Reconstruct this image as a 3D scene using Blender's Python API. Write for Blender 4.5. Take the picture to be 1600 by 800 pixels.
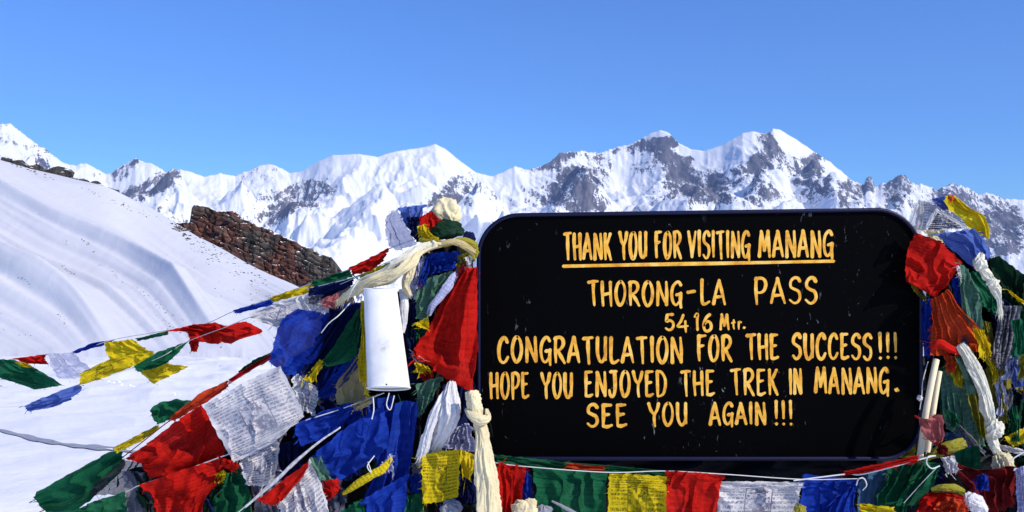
import bpy, math, random
import numpy as np
from mathutils import Vector
random.seed(7)
S = bpy.context.scene
COL = S.collection
for o in list(bpy.data.objects): bpy.data.objects.remove(o)
# ---------------------------------------------------------------- camera
F = 1400.0; CZ = 1.7                       # focal length in photo pixels, eye height
cam = bpy.data.objects.new('camera', bpy.data.cameras.new('camera')); COL.objects.link(cam)
cam.location = (0, 0, CZ); cam.rotation_euler = (math.radians(90), 0, 0)
cam.data.sensor_width = 36; cam.data.lens = 36 * F / 1600
cam.data.clip_start = .05; cam.data.clip_end = 120000
S.camera = cam
# ---------------------------------------------------------------- light
SUN_EL, SUN_AZ = 37.0, 126.0               # azimuth clockwise from the view direction (+Y)
w = bpy.data.worlds.new('World'); S.world = w; w.use_nodes = True
nt = w.node_tree; bg = nt.nodes['Background']
sky = nt.nodes.new('ShaderNodeTexSky'); sky.sky_type = 'NISHITA'; sky.sun_disc = False
sky.sun_elevation = math.radians(SUN_EL); sky.sun_rotation = math.radians(SUN_AZ)
sky.altitude = 3000; sky.air_density = 1.35; sky.dust_density = .15; sky.ozone_density = 3.0
tint = nt.nodes.new('ShaderNodeMix'); tint.data_type = 'RGBA'; tint.blend_type = 'MULTIPLY'; tint.inputs[0].default_value = 1
nt.links.new(sky.outputs[0], tint.inputs[6]); tint.inputs[7].default_value = (.40, .735, 1.27, 1)   # thin high-altitude air is a deeper blue
nt.links.new(tint.outputs[2], bg.inputs[0]); bg.inputs[1].default_value = .126
sun = bpy.data.objects.new('sun', bpy.data.lights.new('sun', 'SUN')); COL.objects.link(sun)
sun.data.energy = 4.3; sun.data.angle = math.radians(.5); sun.data.color = (1, .91, .76)
_e, _a = math.radians(SUN_EL), math.radians(SUN_AZ)
sd = Vector((math.cos(_e)*math.sin(_a), math.cos(_e)*math.cos(_a), math.sin(_e)))
sun.rotation_euler = sd.to_track_quat('Z', 'Y').to_euler()
S.view_settings.view_transform = 'Standard'; S.view_settings.look = 'None'
S.view_settings.exposure = .2; S.view_settings.gamma = 1
# ---------------------------------------------------------------- noise
_rs = np.random.RandomState(11)
_P = _rs.permutation(512); _G = _rs.uniform(0, 2*math.pi, 512)
def perlin(x, y, s=0):
    x = np.asarray(x, float) + s*17.13; y = np.asarray(y, float) + s*9.71
    xi = np.floor(x).astype(np.int64); yi = np.floor(y).astype(np.int64)
    xf, yf = x-xi, y-yi
    u = xf*xf*xf*(xf*(xf*6-15)+10); v = yf*yf*yf*(yf*(yf*6-15)+10)
    def g(i, j, dx, dy):
        a = _G[_P[(_P[i & 511] + j) & 511]]
        return np.cos(a)*dx + np.sin(a)*dy
    a = g(xi, yi, xf, yf); b = g(xi+1, yi, xf-1, yf)
    c = g(xi, yi+1, xf, yf-1); d = g(xi+1, yi+1, xf-1, yf-1)
    return (a + u*(b-a) + v*((c + u*(d-c)) - (a + u*(b-a))))*1.5
def fbm(x, y, o=4, s=0, g=.5):
    r, a = 0, 1
    for k in range(o): r = r + a*perlin(x*2**k, y*2**k, s+k*3); a *= g
    return r
def facet(x, y, o=5, s=0, g=.47):
    r, a = 0, 1
    for k in range(o):
        r = r + a*(1-np.abs(perlin(x*2.07**k, y*2.07**k, s+k*3))*1.6); a *= g
    return r
def ridged(x, y, o=5, s=0, g=.5):
    r, a, w = 0, 1, 1
    for k in range(o):
        n = (1-np.abs(perlin(x*2.03**k, y*2.03**k, s+k*3)))**2
        r = r + a*n*w; w = np.clip(n*1.4, 0, 1); a *= g
    return r
# ---------------------------------------------------------------- mesh helpers
def P(px, py, d): return ((px-800)*d/F, d, CZ-(py-400)*d/F)     # a point seen at photo pixel px, py, d metres ahead
def tag(o, label=None, cat=None, group=None, kind=None):
    if label: o['label'] = label
    if cat: o['category'] = cat
    if group: o['group'] = group
    if kind: o['kind'] = kind
    return o
def mesh_obj(name, V, Fc, mat, parent=None, uv=None, smooth=True, attr=None, origin=None):
    V = np.asarray(V, float).reshape(-1, 3)
    if parent is not None: org = np.array(parent['_o'])
    else:
        org = V.mean(0) if origin is None else np.array(origin)
    me = bpy.data.meshes.new(name)
    if isinstance(Fc, np.ndarray):
        n = len(Fc); me.vertices.add(len(V)); me.vertices.foreach_set('co', (V-org).ravel())
        me.loops.add(n*4); me.loops.foreach_set('vertex_index', Fc.ravel().astype(np.int32))
        me.polygons.add(n); me.polygons.foreach_set('loop_start', np.arange(0, n*4, 4, dtype=np.int32))
        me.update(calc_edges=True); me.validate()
    else: me.from_pydata([tuple(v) for v in (V-org)], [], Fc)
    if smooth: me.polygons.foreach_set('use_smooth', [True]*len(me.polygons))
    if uv is not None:
        l = me.uv_layers.new(name='UVMap'); idx = np.zeros(len(me.loops), dtype=np.int32)
        me.loops.foreach_get('vertex_index', idx)
        l.data.foreach_set('uv', np.asarray(uv, float)[idx].ravel())
    if attr:
        for k, a in attr.items():
            at = me.attributes.new(k, 'FLOAT', 'POINT'); at.data.foreach_set('value', np.asarray(a, float).ravel())
    me.materials.append(mat)
    o = bpy.data.objects.new(name, me); COL.objects.link(o)
    if parent is not None: o.parent = parent
    else: o.location = org
    o['_o'] = [float(c) for c in org]
    return o
def empty(name, loc):
    o = bpy.data.objects.new(name, None); COL.objects.link(o); o.location = loc; o['_o'] = [float(c) for c in loc]; o.empty_display_size = .05
    return o
def grid_faces(nr, nc, wrap=False):
    i, j = np.meshgrid(np.arange(nr-1), np.arange(nc if wrap else nc-1), indexing='ij')
    j2 = (j+1) % nc
    return np.stack([i*nc+j, i*nc+j2, (i+1)*nc+j2, (i+1)*nc+j], -1).reshape(-1, 4)
def resample(pts, n):
    p = np.asarray(pts, float)
    if len(p) == 1: return np.repeat(p, n, 0)
    d = np.r_[0, np.cumsum(np.linalg.norm(np.diff(p[:, :2], axis=0), axis=1)+1e-6)]
    t = np.linspace(0, d[-1], n); q = np.stack([np.interp(t, d, p[:, k]) for k in range(p.shape[1])], 1)
    if len(p) > 2:                                   # soften the corners
        for _ in range(max(1, n//14)): q[1:-1] = .25*q[:-2]+.5*q[1:-1]+.25*q[2:]
    return q
def catrom(pts, n):
    p = np.asarray(pts, float); m = len(p)
    if m == 2: return p[0]+(p[1]-p[0])*np.linspace(0, 1, n)[:, None]
    q = np.vstack([2*p[0]-p[1], p, 2*p[-1]-p[-2]]); out = []
    for t in np.linspace(0, m-1-1e-9, n):
        i = int(t); f = t-i; a, b, c, d = q[i:i+4]
        out.append(.5*((2*b)+(c-a)*f+(2*a-5*b+4*c-d)*f*f+(3*b-a-3*c+d)*f**3))
    return np.array(out)
# ---------------------------------------------------------------- node helpers
class NT:
    def __init__(s, name):
        s.m = bpy.data.materials.new(name); s.m.use_nodes = True; s.t = s.m.node_tree
        s.p = s.t.nodes['Principled BSDF']; s.out = s.t.nodes['Material Output']
    def n(s, t, **k):
        x = s.t.nodes.new(t)
        for a, b in k.items():
            if a[0] == '_': x.inputs[int(a[1:])].default_value = b
            elif a in x.inputs.keys(): x.inputs[a].default_value = b
            else: setattr(x, a, b)
        return x
    def l(s, a, b): s.t.links.new(a, b)
    def math(s, op, a, b=None, c=None, clamp=False):
        x = s.t.nodes.new('ShaderNodeMath'); x.operation = op; x.use_clamp = clamp
        for i, v in enumerate((a, b, c)):
            if v is None: continue
            if isinstance(v, (int, float)): x.inputs[i].default_value = v
            else: s.l(v, x.inputs[i])
        return x.outputs[0]
    def noise(s, vec, scale, detail=4, rough=.55, dist=0, w=None):
        x = s.t.nodes.new('ShaderNodeTexNoise')
        if w is not None:
            x.noise_dimensions = '4D'; s.l(w, x.inputs['W'])
        x.inputs['Scale'].default_value = scale; x.inputs['Detail'].default_value = detail
        x.inputs['Roughness'].default_value = rough; x.inputs['Distortion'].default_value = dist
        if vec is not None: s.l(vec, x.inputs['Vector'])
        return x.outputs['Fac']
    def ramp(s, f, stops):
        x = s.t.nodes.new('ShaderNodeValToRGB'); s.l(f, x.inputs[0]); e = x.color_ramp.elements
        while len(e) < len(stops): e.new(.5)
        for i, (p, c) in enumerate(stops):
            e[i].position = p; e[i].color = (*c, 1) if len(c) == 3 else c
        return x.outputs[0]
    def mix(s, f, a, b, mode='MIX'):
        x = s.t.nodes.new('ShaderNodeMix'); x.data_type = 'RGBA'; x.blend_type = mode
        for i, v in ((0, f), (6, a), (7, b)):
            if isinstance(v, (int, float)): x.inputs[i].default_value = v
            elif isinstance(v, tuple): x.inputs[i].default_value = (*v, 1)
            else: s.l(v, x.inputs[i])
        return x.outputs[2]
    def bump(s, h, strength, dist):
        x = s.t.nodes.new('ShaderNodeBump'); x.inputs['Strength'].default_value = strength; x.inputs['Distance'].default_value = dist
        s.l(h, x.inputs['Height']); s.l(x.outputs[0], s.p.inputs['Normal']); return x.outputs[0]
# ================================================================ materials of the land
def snow_mat(name, bscale, bdist, tint=(.88, .88, .90)):
    n = NT(name); g = n.n('ShaderNodeNewGeometry').outputs['Position']
    a = n.noise(g, bscale, 6, .6); b = n.noise(g, bscale*.06, 4, .5)
    col = n.mix(b, tuple(c*.95 for c in tint), tint); n.l(col, n.p.inputs['Base Color'])
    n.p.inputs['Roughness'].default_value = .65; n.p.inputs['Specular IOR Level'].default_value = .25
    n.bump(a, .5, bdist); return n.m
def mountain_mat():
    n = NT('alpine_rock_and_snow'); g = n.n('ShaderNodeNewGeometry').outputs['Position']
    at = n.n('ShaderNodeAttribute', attribute_name='rock').outputs['Fac']
    mp = n.n('ShaderNodeMapping'); n.l(g, mp.inputs['Vector']); mp.inputs['Scale'].default_value = (1, .3, .5); mp.inputs['Rotation'].default_value = (0, .6, 0)
    f1 = n.noise(mp.outputs[0], .007, 9, .72, .8); f2 = n.noise(g, .045, 5, .75); f3 = n.noise(mp.outputs[0], .022, 5, .7, 1.5)
    v = n.math('MULTIPLY', n.math('SUBTRACT', f1, .5), 1.6)
    v = n.math('ADD', v, n.math('MULTIPLY', n.math('SUBTRACT', f2, .5), .9)); v = n.math('ADD', v, n.math('MULTIPLY', n.math('SUBTRACT', f3, .5), 1.2)); v = n.math('ADD', at, n.math('MULTIPLY', v, n.math('ADD', .5, n.math('MULTIPLY', at, 1.2), clamp=True)))
    fac = n.ramp(v, [(.47, (0, 0, 0)), (.56, (1, 1, 1))])
    rk = n.ramp(n.noise(mp.outputs[0], .012, 8, .75), [(.35, (.045, .048, .07)), (.5, (.11, .11, .14)), (.65, (.22, .20, .22))])
    n.l(n.mix(fac, (.87, .89, .93), rk), n.p.inputs['Base Color'])
    n.p.inputs['Roughness'].default_value = .8; n.p.inputs['Specular IOR Level'].default_value = .1
    n.bump(n.math('ADD', f1, n.math('MULTIPLY', f2, .6)), .55, 18); return n.m
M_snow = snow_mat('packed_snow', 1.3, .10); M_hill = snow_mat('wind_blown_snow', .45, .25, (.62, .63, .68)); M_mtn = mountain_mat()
# ================================================================ far range, 5 to 13 km away
SKYL = [(-700,250),(-250,240),(-100,215),(-30,200),(0,193),(15,192),(35,207),(60,225),(75,235),(100,255),(115,258),(135,255),(155,266),(170,272),(190,257),(205,250),(212,245),(225,252),(240,255),(258,268),(285,264),(300,268),(320,275),(345,270),(368,275),(390,265),(410,257),(425,256),(440,264),(455,270),(470,268),(500,251),(520,242),(560,240),(590,245),(610,238),(640,232),(660,230),(680,225),(695,232),(720,252),(745,270),(770,275),(790,266),(805,259),(820,264),(835,262),(860,252),(875,238),(890,236),(915,236),(935,238),(960,230),(990,222),(1010,210),(1034,202),(1045,207),(1060,222),(1080,232),(1100,235),(1130,225),(1160,208),(1175,205),(1190,208),(1200,208),(1208,200),(1218,202),(1240,215),(1270,235),(1300,255),(1330,280),(1350,289),(1353,277),(1362,275),(1367,291),(1385,285),(1397,280),(1403,274),(1415,274),(1423,285),(1450,290),(1465,298),(1475,290),(1490,286),(1510,292),(1525,302),(1545,302),(1570,310),(1600,312),(1680,305),(1850,330),(2300,300)]
sk = np.array(SKYL, float)
px = np.r_[np.arange(-700, -60, 8.), np.arange(-60, 1660, 1.35), np.arange(1660, 2300, 8.)]
NT_ = 330
t = np.linspace(0, 1, NT_)[:, None]; X = px[None, :]
crest = np.interp(px, sk[:, 0], sk[:, 1])[None, :]
rugged = np.interp(px, [0, 60, 160, 260, 300, 380, 450, 480, 740, 830, 950, 1000, 1080, 1170, 1250, 1350, 1520, 1600], [.7, .8, .6, .8, .35, .6, .7, .15, .15, .7, .8, .6, .15, .25, .2, .9, .9, .5])[None, :]
crest_s = sum(np.interp(px+k*6, sk[:, 0], sk[:, 1])*math.exp(-(k/3.5)**2) for k in range(-8, 9))/sum(math.exp(-(k/3.5)**2) for k in range(-8, 9))
crest = crest + rugged*(fbm(px[None, :]/9, 0*px[None, :], 4, 3)*2.6)
rc = 12000 + 900*perlin(px[None, :]/260, 0*px[None, :]+.3, 5)
tt = np.clip(t/.955, 0, 1)                           # last rows fall away behind the crest
r = 4600 + (rc-4600)*tt**.82
back = np.clip((t-.955)/.045, 0, 1); r = r + back*1500
H0 = CZ - (560-400)*4600/F                           # valley foot
Hc = CZ - (crest-400)*rc/F
Hs = CZ - (crest_s[None, :]-400)*rc/F
H = H0 + (Hs-H0)*(.32*tt + .68*tt**2.9) + (Hc-Hs)*tt**14
x = (X-800)*r/F
SUB = [(905,262,9800,.75),(900,303,8600,.8),(262,270,10200,.7),(470,288,9400,.6),(1085,268,10300,.7),(1268,240,11000,.85),(1545,308,10000,.8),(1310,292,9600,.9),(600,300,9000,.5),(745,285,9700,.6),(1190,262,10400,.9),(60,250,10000,.8),(160,285,9500,.7),(1410,300,10000,.9),(1480,305,9800,.8),(660,262,10600,.6),(380,300,9700,.6),(1150,300,9000,.8),(820,310,8800,.7),(330,330,7800,.6),(560,350,7600,.5)]
wx, wy = x/1700+fbm(x/2600, r/2600, 3, 20)*.45, r/2500+fbm(x/2600, r/2600, 3, 30)*.5
R = facet(wx*.72+.5*wy, wy*.76-.26*wx, 7, 40, .43)
fine = facet(x/380+.5*r/520+wx*.3, r/560, 5, 60)
for (a, b, d, s) in SUB:
    zp = CZ-(b-400)*d/F; xp = (a-800)*d/F
    ang = np.arctan2(r-d, x-xp); rad = np.hypot(x-xp, (r-d)*.8)
    lobes = 1+.42*np.abs(np.sin(ang*1.5+a*.7+rad/1500))+.25*perlin(x/300, r/300, 7)
    H = np.maximum(H, zp - s*rad*lobes)
amp = np.clip(1-tt, 0, 1)**.55*np.clip(tt*4, .25, 1)*(1-back)
H = H + (R-1.3)*720*amp + (fine-1.3)*75*np.clip((1-tt)*9, 0, 1)**.6
H = H - back*1500
row = 400-(H-CZ)*F/r
# slope and painted rock faces, with some shadowed snow painted in as rock
dr = np.gradient(r, axis=0); dx = np.gradient(x, axis=1)
sx = np.gradient(H, axis=1)/dx; sy = (np.gradient(H, axis=0) - sx*np.gradient(x, axis=0))/dr
slope = np.hypot(sx, sy)
rock = -.03 + .36*np.clip(slope-.6, 0, 1.0) + .10*rugged + .16*fbm(x/900, r/900, 3, 90)  # mask of rock faces and some shadowed snow painted like them
BL = [(212,250,14,9,0,.5),(235,290,42,13,-28,.75),(190,270,22,9,-40,.5),(200,300,30,8,-20,.4),(10,205,22,16,0,.35),(60,240,24,14,30,.35),(75,262,10,10,0,.2),(410,272,34,15,0,.45),(465,310,44,20,-25,.55),(520,285,9,26,10,.5),(500,300,30,12,-60,.3),(430,330,24,10,-35,.4),
 (722,292,38,24,-35,.5),(690,300,30,12,-40,.35),(640,252,12,22,-35,.25),(840,258,34,12,-35,.4),(880,246,26,9,-35,.5),(925,244,30,7,0,.45),(925,276,36,22,-20,.75),(890,290,22,24,15,.8),(905,318,34,14,0,.8),(840,305,36,16,0,.4),(1036,232,19,22,0,.8),(1000,230,30,9,-8,.5),(962,242,8,7,0,.5),(1000,262,20,9,0,.3),(1085,275,42,34,0,.62),(1110,292,25,24,0,.4),(1040,290,34,20,-30,.4),(1192,232,16,30,18,.8),(1170,262,24,26,35,.6),(1215,250,16,26,-20,.45),(1150,300,60,16,0,.3),(1262,262,24,26,30,.7),(1285,245,18,18,50,.5),(1250,300,50,18,0,.3),(1322,302,10,20,8,.7),(1344,300,9,16,8,.7),(1300,285,12,20,20,.4),(1358,284,9,13,0,.9),(1405,288,20,20,0,.75),(1392,302,12,16,20,.5),(1490,300,24,16,0,.7),(1540,330,42,32,20,.65),(1560,365,34,30,0,.5),(1500,330,24,20,0,.4),(1590,360,18,30,0,.5),(1440,320,24,14,-30,.35),(1385,335,30,14,-40,.35),(560,330,24,10,-30,.25),(600,370,40,14,-20,.15),(480,390,20,12,-40,.3)]
for (a, b, rx, ry, an, s) in BL:
    c, sn = math.cos(math.radians(an)), math.sin(math.radians(an)); U = ((X-a)*c+(row-b)*sn)/rx; W = (-(X-a)*sn+(row-b)*c)/ry
    rock = rock + s*.80*np.clip(1.5-np.hypot(U, W)*1.0, 0, .75)
CLEAR = [(1034,206,18,7,0,.9),(560,262,70,22,0,.5),(650,262,60,25,0,.4),(1140,240,46,16,-15,.8),(1245,225,26,14,30,.7),(1300,262,24,8,35,.5),(560,385,150,45,0,.35),(330,300,50,28,0,.3),(700,250,30,14,30,.3),(970,290,22,26,0,.35),(1075,236,22,7,10,.6)]
for (a, b, rx, ry, an, s) in CLEAR:
    c, sn = math.cos(math.radians(an)), math.sin(math.radians(an)); U = ((X-a)*c+(row-b)*sn)/rx; W = (-(X-a)*sn+(row-b)*c)/ry
    rock = rock - s*np.clip(1.5-np.hypot(U, W), 0, 1)
V = np.stack([x, r+0*x, H], -1).reshape(-1, 3)
rock = np.minimum(rock, .72+.12*fbm(x/500, r/500, 3, 95))
mr = mesh_obj('mountain_range', V, grid_faces(NT_, len(px))[:, ::-1], M_mtn, attr={'rock': rock}, origin=(0, 9000, 0)); tag(mr, kind='structure')
# ================================================================ near land: one sheet from behind the camera to the valley foot
def hill_crest(p):
    return sum(hill_crest0(np.asarray(p, float)+k*4) for k in range(-6, 7))/13
def hill_crest0(p):      # row of the snow hill's edge against what lies behind it
    return np.interp(p, [-700,-100,0,30,60,110,165,215,262,300,340,400,440,470,520,580,700,1000,2300], [40,215,246,258,266,281,295,322,347,366,384,420,438,452,482,520,575,620,620])
CR, BR = 300.0, 130.0
HW = [0]
def ground_z(x, r):
    z = -.105*np.clip(r-4, 0, 1e9)
    return z + .10*fbm(x/9, r/9, 4, 70)*np.clip((r-2)/14, 0, 4) + .022*fbm(x/.9, r/.9, 4, 71) + .20*np.clip((r-6)/12, 0, 1)*ridged(x/5+r/20, r/16, 3, 74)
pxn = np.r_[np.arange(-700, -40, 10.), np.arange(-40, 700, 2.0), np.arange(700, 2300, 12.)]
rr = np.exp(np.linspace(math.log(1.2), math.log(BR), 230))[:, None]
Xn = pxn[None, :]; xn = (Xn-800)*rr/F; zn = ground_z(xn, rr)
V1 = np.stack([xn, rr+0*Xn, zn], -1)
# behind and beside the camera: same sheet continued as wide rings
g = mesh_obj('snow_ground', V1.reshape(-1, 3), grid_faces(len(rr), len(pxn))[:, ::-1], M_snow, origin=(0, 0, 0)); tag(g, kind='structure')
bx = np.linspace(-90, 90, 50)[None, :]; by = np.linspace(-90, 1.5, 50)[:, None]
V2 = np.stack([bx+0*by, by+0*bx, 0*bx-.02+.08*fbm(bx/7+0*by, by/7+0*bx, 3, 72)-.02], -1)
g2 = mesh_obj('snow_field', V2.reshape(-1, 3), grid_faces(50, 50)[:, ::-1], M_snow, origin=(0, -40, 0)); tag(g2, kind='structure')
# snow hill on the left, falling to the right
nh = 300; th = np.linspace(0, 1, nh)[:, None]
pxh = np.r_[np.arange(-700, -40, 8.), np.arange(-40, 640, 1.6), np.arange(640, 2300, 12.)]
Xh = pxh[None, :]; cr = hill_crest(pxh)[None, :]
tc = np.clip(th/.9, 0, 1); bk = np.clip((th-.9)/.1, 0, 1)
rh = BR + (CR-BR)*tc + bk*160
brn = 400-(ground_z((Xh-800)*BR/F, BR+0*Xh)-CZ)*F/BR; base_row = 400+(CZ+.105*(BR-4))*F/BR+0*Xh; base_row = base_row+(brn-base_row)*np.clip(1-tc*30, 0, 1)
rowt = base_row + (cr-base_row)*(.35*tc+.65*(1-(1-tc)**1.7))
zh = CZ-(rowt-400)*rh/F - bk*60
xh = (Xh-800)*rh/F
c_ = rowt-.60*Xh + 13*fbm(Xh/260, rowt/260, 2, 80)    # position across the ribs, which run down to the right
def rib(c, c0, w): q = (c-c0)/w; return np.where(q < 0, np.exp(-(q/.55)**2), np.exp(-q/.5))
f = 3.0*rib(c_, 338, 62) + 1.7*rib(c_, 222, 46) + 1.1*rib(c_, 140, 40) + 2.4*rib(c_, 452, 66) + .8*rib(c_, 285, 26) + .7*rib(c_, 395, 26) + .5*rib(c_, 80, 20)
f = f + .16*fbm(c_/15, Xh/700, 3, 84)
env = np.clip(tc*5, 0, 1)*np.clip((1-tc)*6, 0, 1)*(1-bk)
f = f + .38*facet(c_/34, rowt/900, 2, 84)*np.clip((rowt-250)/150, .2, 1)
zh = zh + env*f*3.2 + env*.45*fbm(c_/42, rowt/300, 4, 81) + .05*fbm(xh/3, rh/5, 3, 82)*env
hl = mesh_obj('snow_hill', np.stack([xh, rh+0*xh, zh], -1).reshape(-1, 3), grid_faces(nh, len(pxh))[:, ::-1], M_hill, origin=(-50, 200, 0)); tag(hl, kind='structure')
row_h = 400-(zh-CZ)*F/rh
def hill_at(p, row):                                 # the hill's surface where the camera sees row at column p
    j = int(np.argmin(np.abs(pxh-p))); m = np.where(row_h[:int(nh*.9), j] <= row)[0]
    i = m[0] if len(m) else int(nh*.89)
    return (xh[i, j], rh[i, 0], zh[i, j])
# valley between the hill and the range
vr = np.exp(np.linspace(math.log(455), math.log(5600), 60))[:, None]; vp = np.linspace(-900, 2500, 120)[None, :]
e0 = -75.0; e1 = H0-40
vz = e0 + (e1-e0)*((vr-455)/(5600-455)) + (fbm((vp-800)*vr/F/900, vr/900, 4, 85)*110)*np.clip((vr-455)/900, 0, 1)*np.clip((5600-vr)/900, 0, 1) - 60
vl = mesh_obj('snow_valley', np.stack([(vp-800)*vr/F, vr+0*vp, vz], -1).reshape(-1, 3), grid_faces(60, 120)[:, ::-1], snow_mat('valley_snow', .02, 4), origin=(0, 2000, 0)); tag(vl, kind='structure')
# trodden line across the flat snow, its groove's shadow painted as grey
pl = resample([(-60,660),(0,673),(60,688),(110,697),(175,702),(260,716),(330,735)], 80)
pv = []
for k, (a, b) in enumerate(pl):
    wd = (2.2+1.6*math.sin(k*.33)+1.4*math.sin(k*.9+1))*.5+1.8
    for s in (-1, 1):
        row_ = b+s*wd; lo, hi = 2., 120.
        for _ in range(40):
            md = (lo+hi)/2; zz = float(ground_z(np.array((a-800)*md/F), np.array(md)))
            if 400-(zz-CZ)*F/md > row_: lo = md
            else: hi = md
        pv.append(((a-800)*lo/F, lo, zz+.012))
tm = NT('groove_shadow_grey'); tm.p.inputs['Roughness'].default_value = .9
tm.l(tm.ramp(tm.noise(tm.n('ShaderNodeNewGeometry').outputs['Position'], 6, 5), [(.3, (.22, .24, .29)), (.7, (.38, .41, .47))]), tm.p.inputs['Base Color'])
tr = mesh_obj('path_groove_shadow', pv, [(2*i, 2*i+1, 2*i+3, 2*i+2) for i in range(len(pl)-1)], tm.m); tag(tr, kind='structure')
# ================================================================ rocks
def rock_mat(name, cols, snow=.62, sc=1.0):
    n = NT(name); geo = n.n('ShaderNodeNewGeometry'); g = geo.outputs['Position']
    mp = n.n('ShaderNodeMapping'); n.l(g, mp.inputs['Vector']); mp.inputs['Scale'].default_value = (sc, sc, sc*1.6); mp.inputs['Rotation'].default_value = (0, .45, 0)
    a = n.noise(mp.outputs[0], .16, 8, .68, .4); b = n.noise(g, .09*sc, 4, .5); f = n.noise(g, .4*sc, 6, .7)
    c1 = n.ramp(a, [(.32, cols[0]), (.5, cols[1]), (.68, cols[2])]); c2 = n.ramp(a, [(.3, cols[3]), (.6, cols[4])]); vm = n.n('ShaderNodeMapping'); n.l(g, vm.inputs['Vector']); vm.inputs['Scale'].default_value = (1, 1, .22); vs_ = n.ramp(n.noise(vm.outputs[0], .35*sc, 5, .7), [(.40, (.18, .18, .2)), (.52, (1, 1, 1))])
    col = n.mix(n.ramp(b, [(.44, (0, 0, 0)), (.56, (1, 1, 1))]), c1, c2)
    col = n.mix(1.0, col, vs_, 'MULTIPLY')
    sep = n.n('ShaderNodeSeparateXYZ'); n.l(geo.outputs['Normal'], sep.inputs[0])
    s = n.ramp(n.math('ADD', sep.outputs['Z'], n.math('MULTIPLY', n.math('SUBTRACT', f, .5), .7)), [(snow, (0, 0, 0)), (snow+.06, (1, 1, 1))])
    n.l(n.mix(s, col, (.86, .88, .92)), n.p.inputs['Base Color']); n.p.inputs['Roughness'].default_value = .9
    n.bump(n.math('ADD', a, n.math('MULTIPLY', f, .4)), .9, .9/sc); return n.m
M_cliff = rock_mat('red_brown_layered_rock', [(.02, .012, .010), (.11, .040, .026), (.22, .085, .05), (.02, .018, .017), (.12, .10, .08)], .80)
M_dark = rock_mat('dark_loose_rock', [(.018, .018, .018), (.045, .04, .036), (.09, .08, .07), (.02, .018, .016), (.06, .05, .045)], .88, 3)
# tilted cliff of layered rock standing out of the snow
topc = [(268,352),(282,347),(296,350),(300,322),(312,320),(330,326),(352,330),(358,327),(372,333),(384,344),(410,354),(450,373),(490,391),(515,402),(525,409),(527,416)]
botc = [(268,372),(300,384),(340,404),(400,440),(440,458),(470,472),(500,476),(527,470)]
nu, nv = 300, 90
tp = resample(topc, nu); bp_ = np.stack([tp[:, 0], np.interp(tp[:, 0], [b[0] for b in botc], [b[1] for b in botc])], 1)
u = np.linspace(0, 1, nu)[None, :]; v = np.linspace(0, 1, nv)[:, None]
cx = tp[None, :, 0]+0*v; cy = tp[None, :, 1]*(1-v)+bp_[None, :, 1]*v
cd = 318 + 16*u + 0*v
st = (cy-.40*cx)                                      # across the strata, which dip to the right
q = st/8 + .5*fbm(cx/30, cy/30, 2, 100); fr = q-np.floor(q); layer = np.floor(q)
hsh = np.abs(np.sin(layer*12.9898)*43758.5453) % 1
blk = np.floor(cx/44+hsh*5+.4*fbm(cx/18, cy/18, 2, 102)); hb = np.abs(np.sin(blk*7.13+layer*3.1)*9731.3) % 1
pil = cx/21+.9*fbm(cx/26, cy/22, 3, 108); pf = pil-np.floor(pil); hp = np.abs(np.sin(np.floor(pil)*5.77)*7531.7) % 1
rel = 2.2*hsh + .7*hb + 1.5*(1-fr)**.6 + 1.3*hp - 1.3*np.exp(-((pf-.5)/.5)**8*0-(np.minimum(pf, 1-pf)/.09)**2) + .35*facet(cx/24, cy/20, 3, 104)
dz = -rel*np.clip((1-u)*40, 0, 1) - 5*v
edge = np.clip(v*40+.25, 0, 1)
cdd = cd + dz*edge
jag = 2.4*fbm(cx/14, cy/40, 3, 106)*np.clip(1-v*3, 0, 1)
cx3, cz3 = (cx-800)*cdd/F, CZ-(cy+jag-400)*cdd/F
V = np.stack([cx3, cdd+0*cx3, cz3], -1).reshape(-1, 3)
bv = np.stack([cx3[0], cdd[0]+26, cz3[0]-7], -1)     # top runs back into the snow behind
bv2 = np.stack([cx3[0], cdd[0]+60, cz3[0]-30], -1)
V = np.vstack([bv2, bv, V])
ro = mesh_obj('rock_outcrop', V, grid_faces(nv+2, nu)[:, ::-1], M_cliff, smooth=False)
tag(ro, 'long red brown cliff of layered rock tilting down rightward out of the snow', 'rock outcrop')
def boulder(c, s, seed, sub=2, flat=.7):
    import bmesh
    bm = bmesh.new(); bmesh.ops.create_icosphere(bm, subdivisions=sub, radius=1)
    vs = np.array([v.co[:] for v in bm.verts]); fs = [[v.index for v in f.verts] for f in bm.faces]; bm.free()
    rnd = np.random.RandomState(seed)
    for _ in range(7):
        nrm = rnd.normal(size=3); nrm /= np.linalg.norm(nrm); d = rnd.uniform(.45, .8); k = vs@nrm; m = k > d
        vs[m] -= np.outer((k[m]-d), nrm)
    vs += .08*rnd.normal(size=vs.shape); vs *= np.array([rnd.uniform(.8, 1.3), rnd.uniform(.7, 1.1), flat])*s
    return vs+np.array(c), fs
def pile(name, items, mat, **k):
    V, Fc, o = [], [], 0
    for vs, fs in items:
        V.append(vs); Fc += [[i+o for i in f] for f in fs]; o += len(vs)
    return mesh_obj(name, np.vstack(V), Fc, mat, smooth=False, **k)
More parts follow.
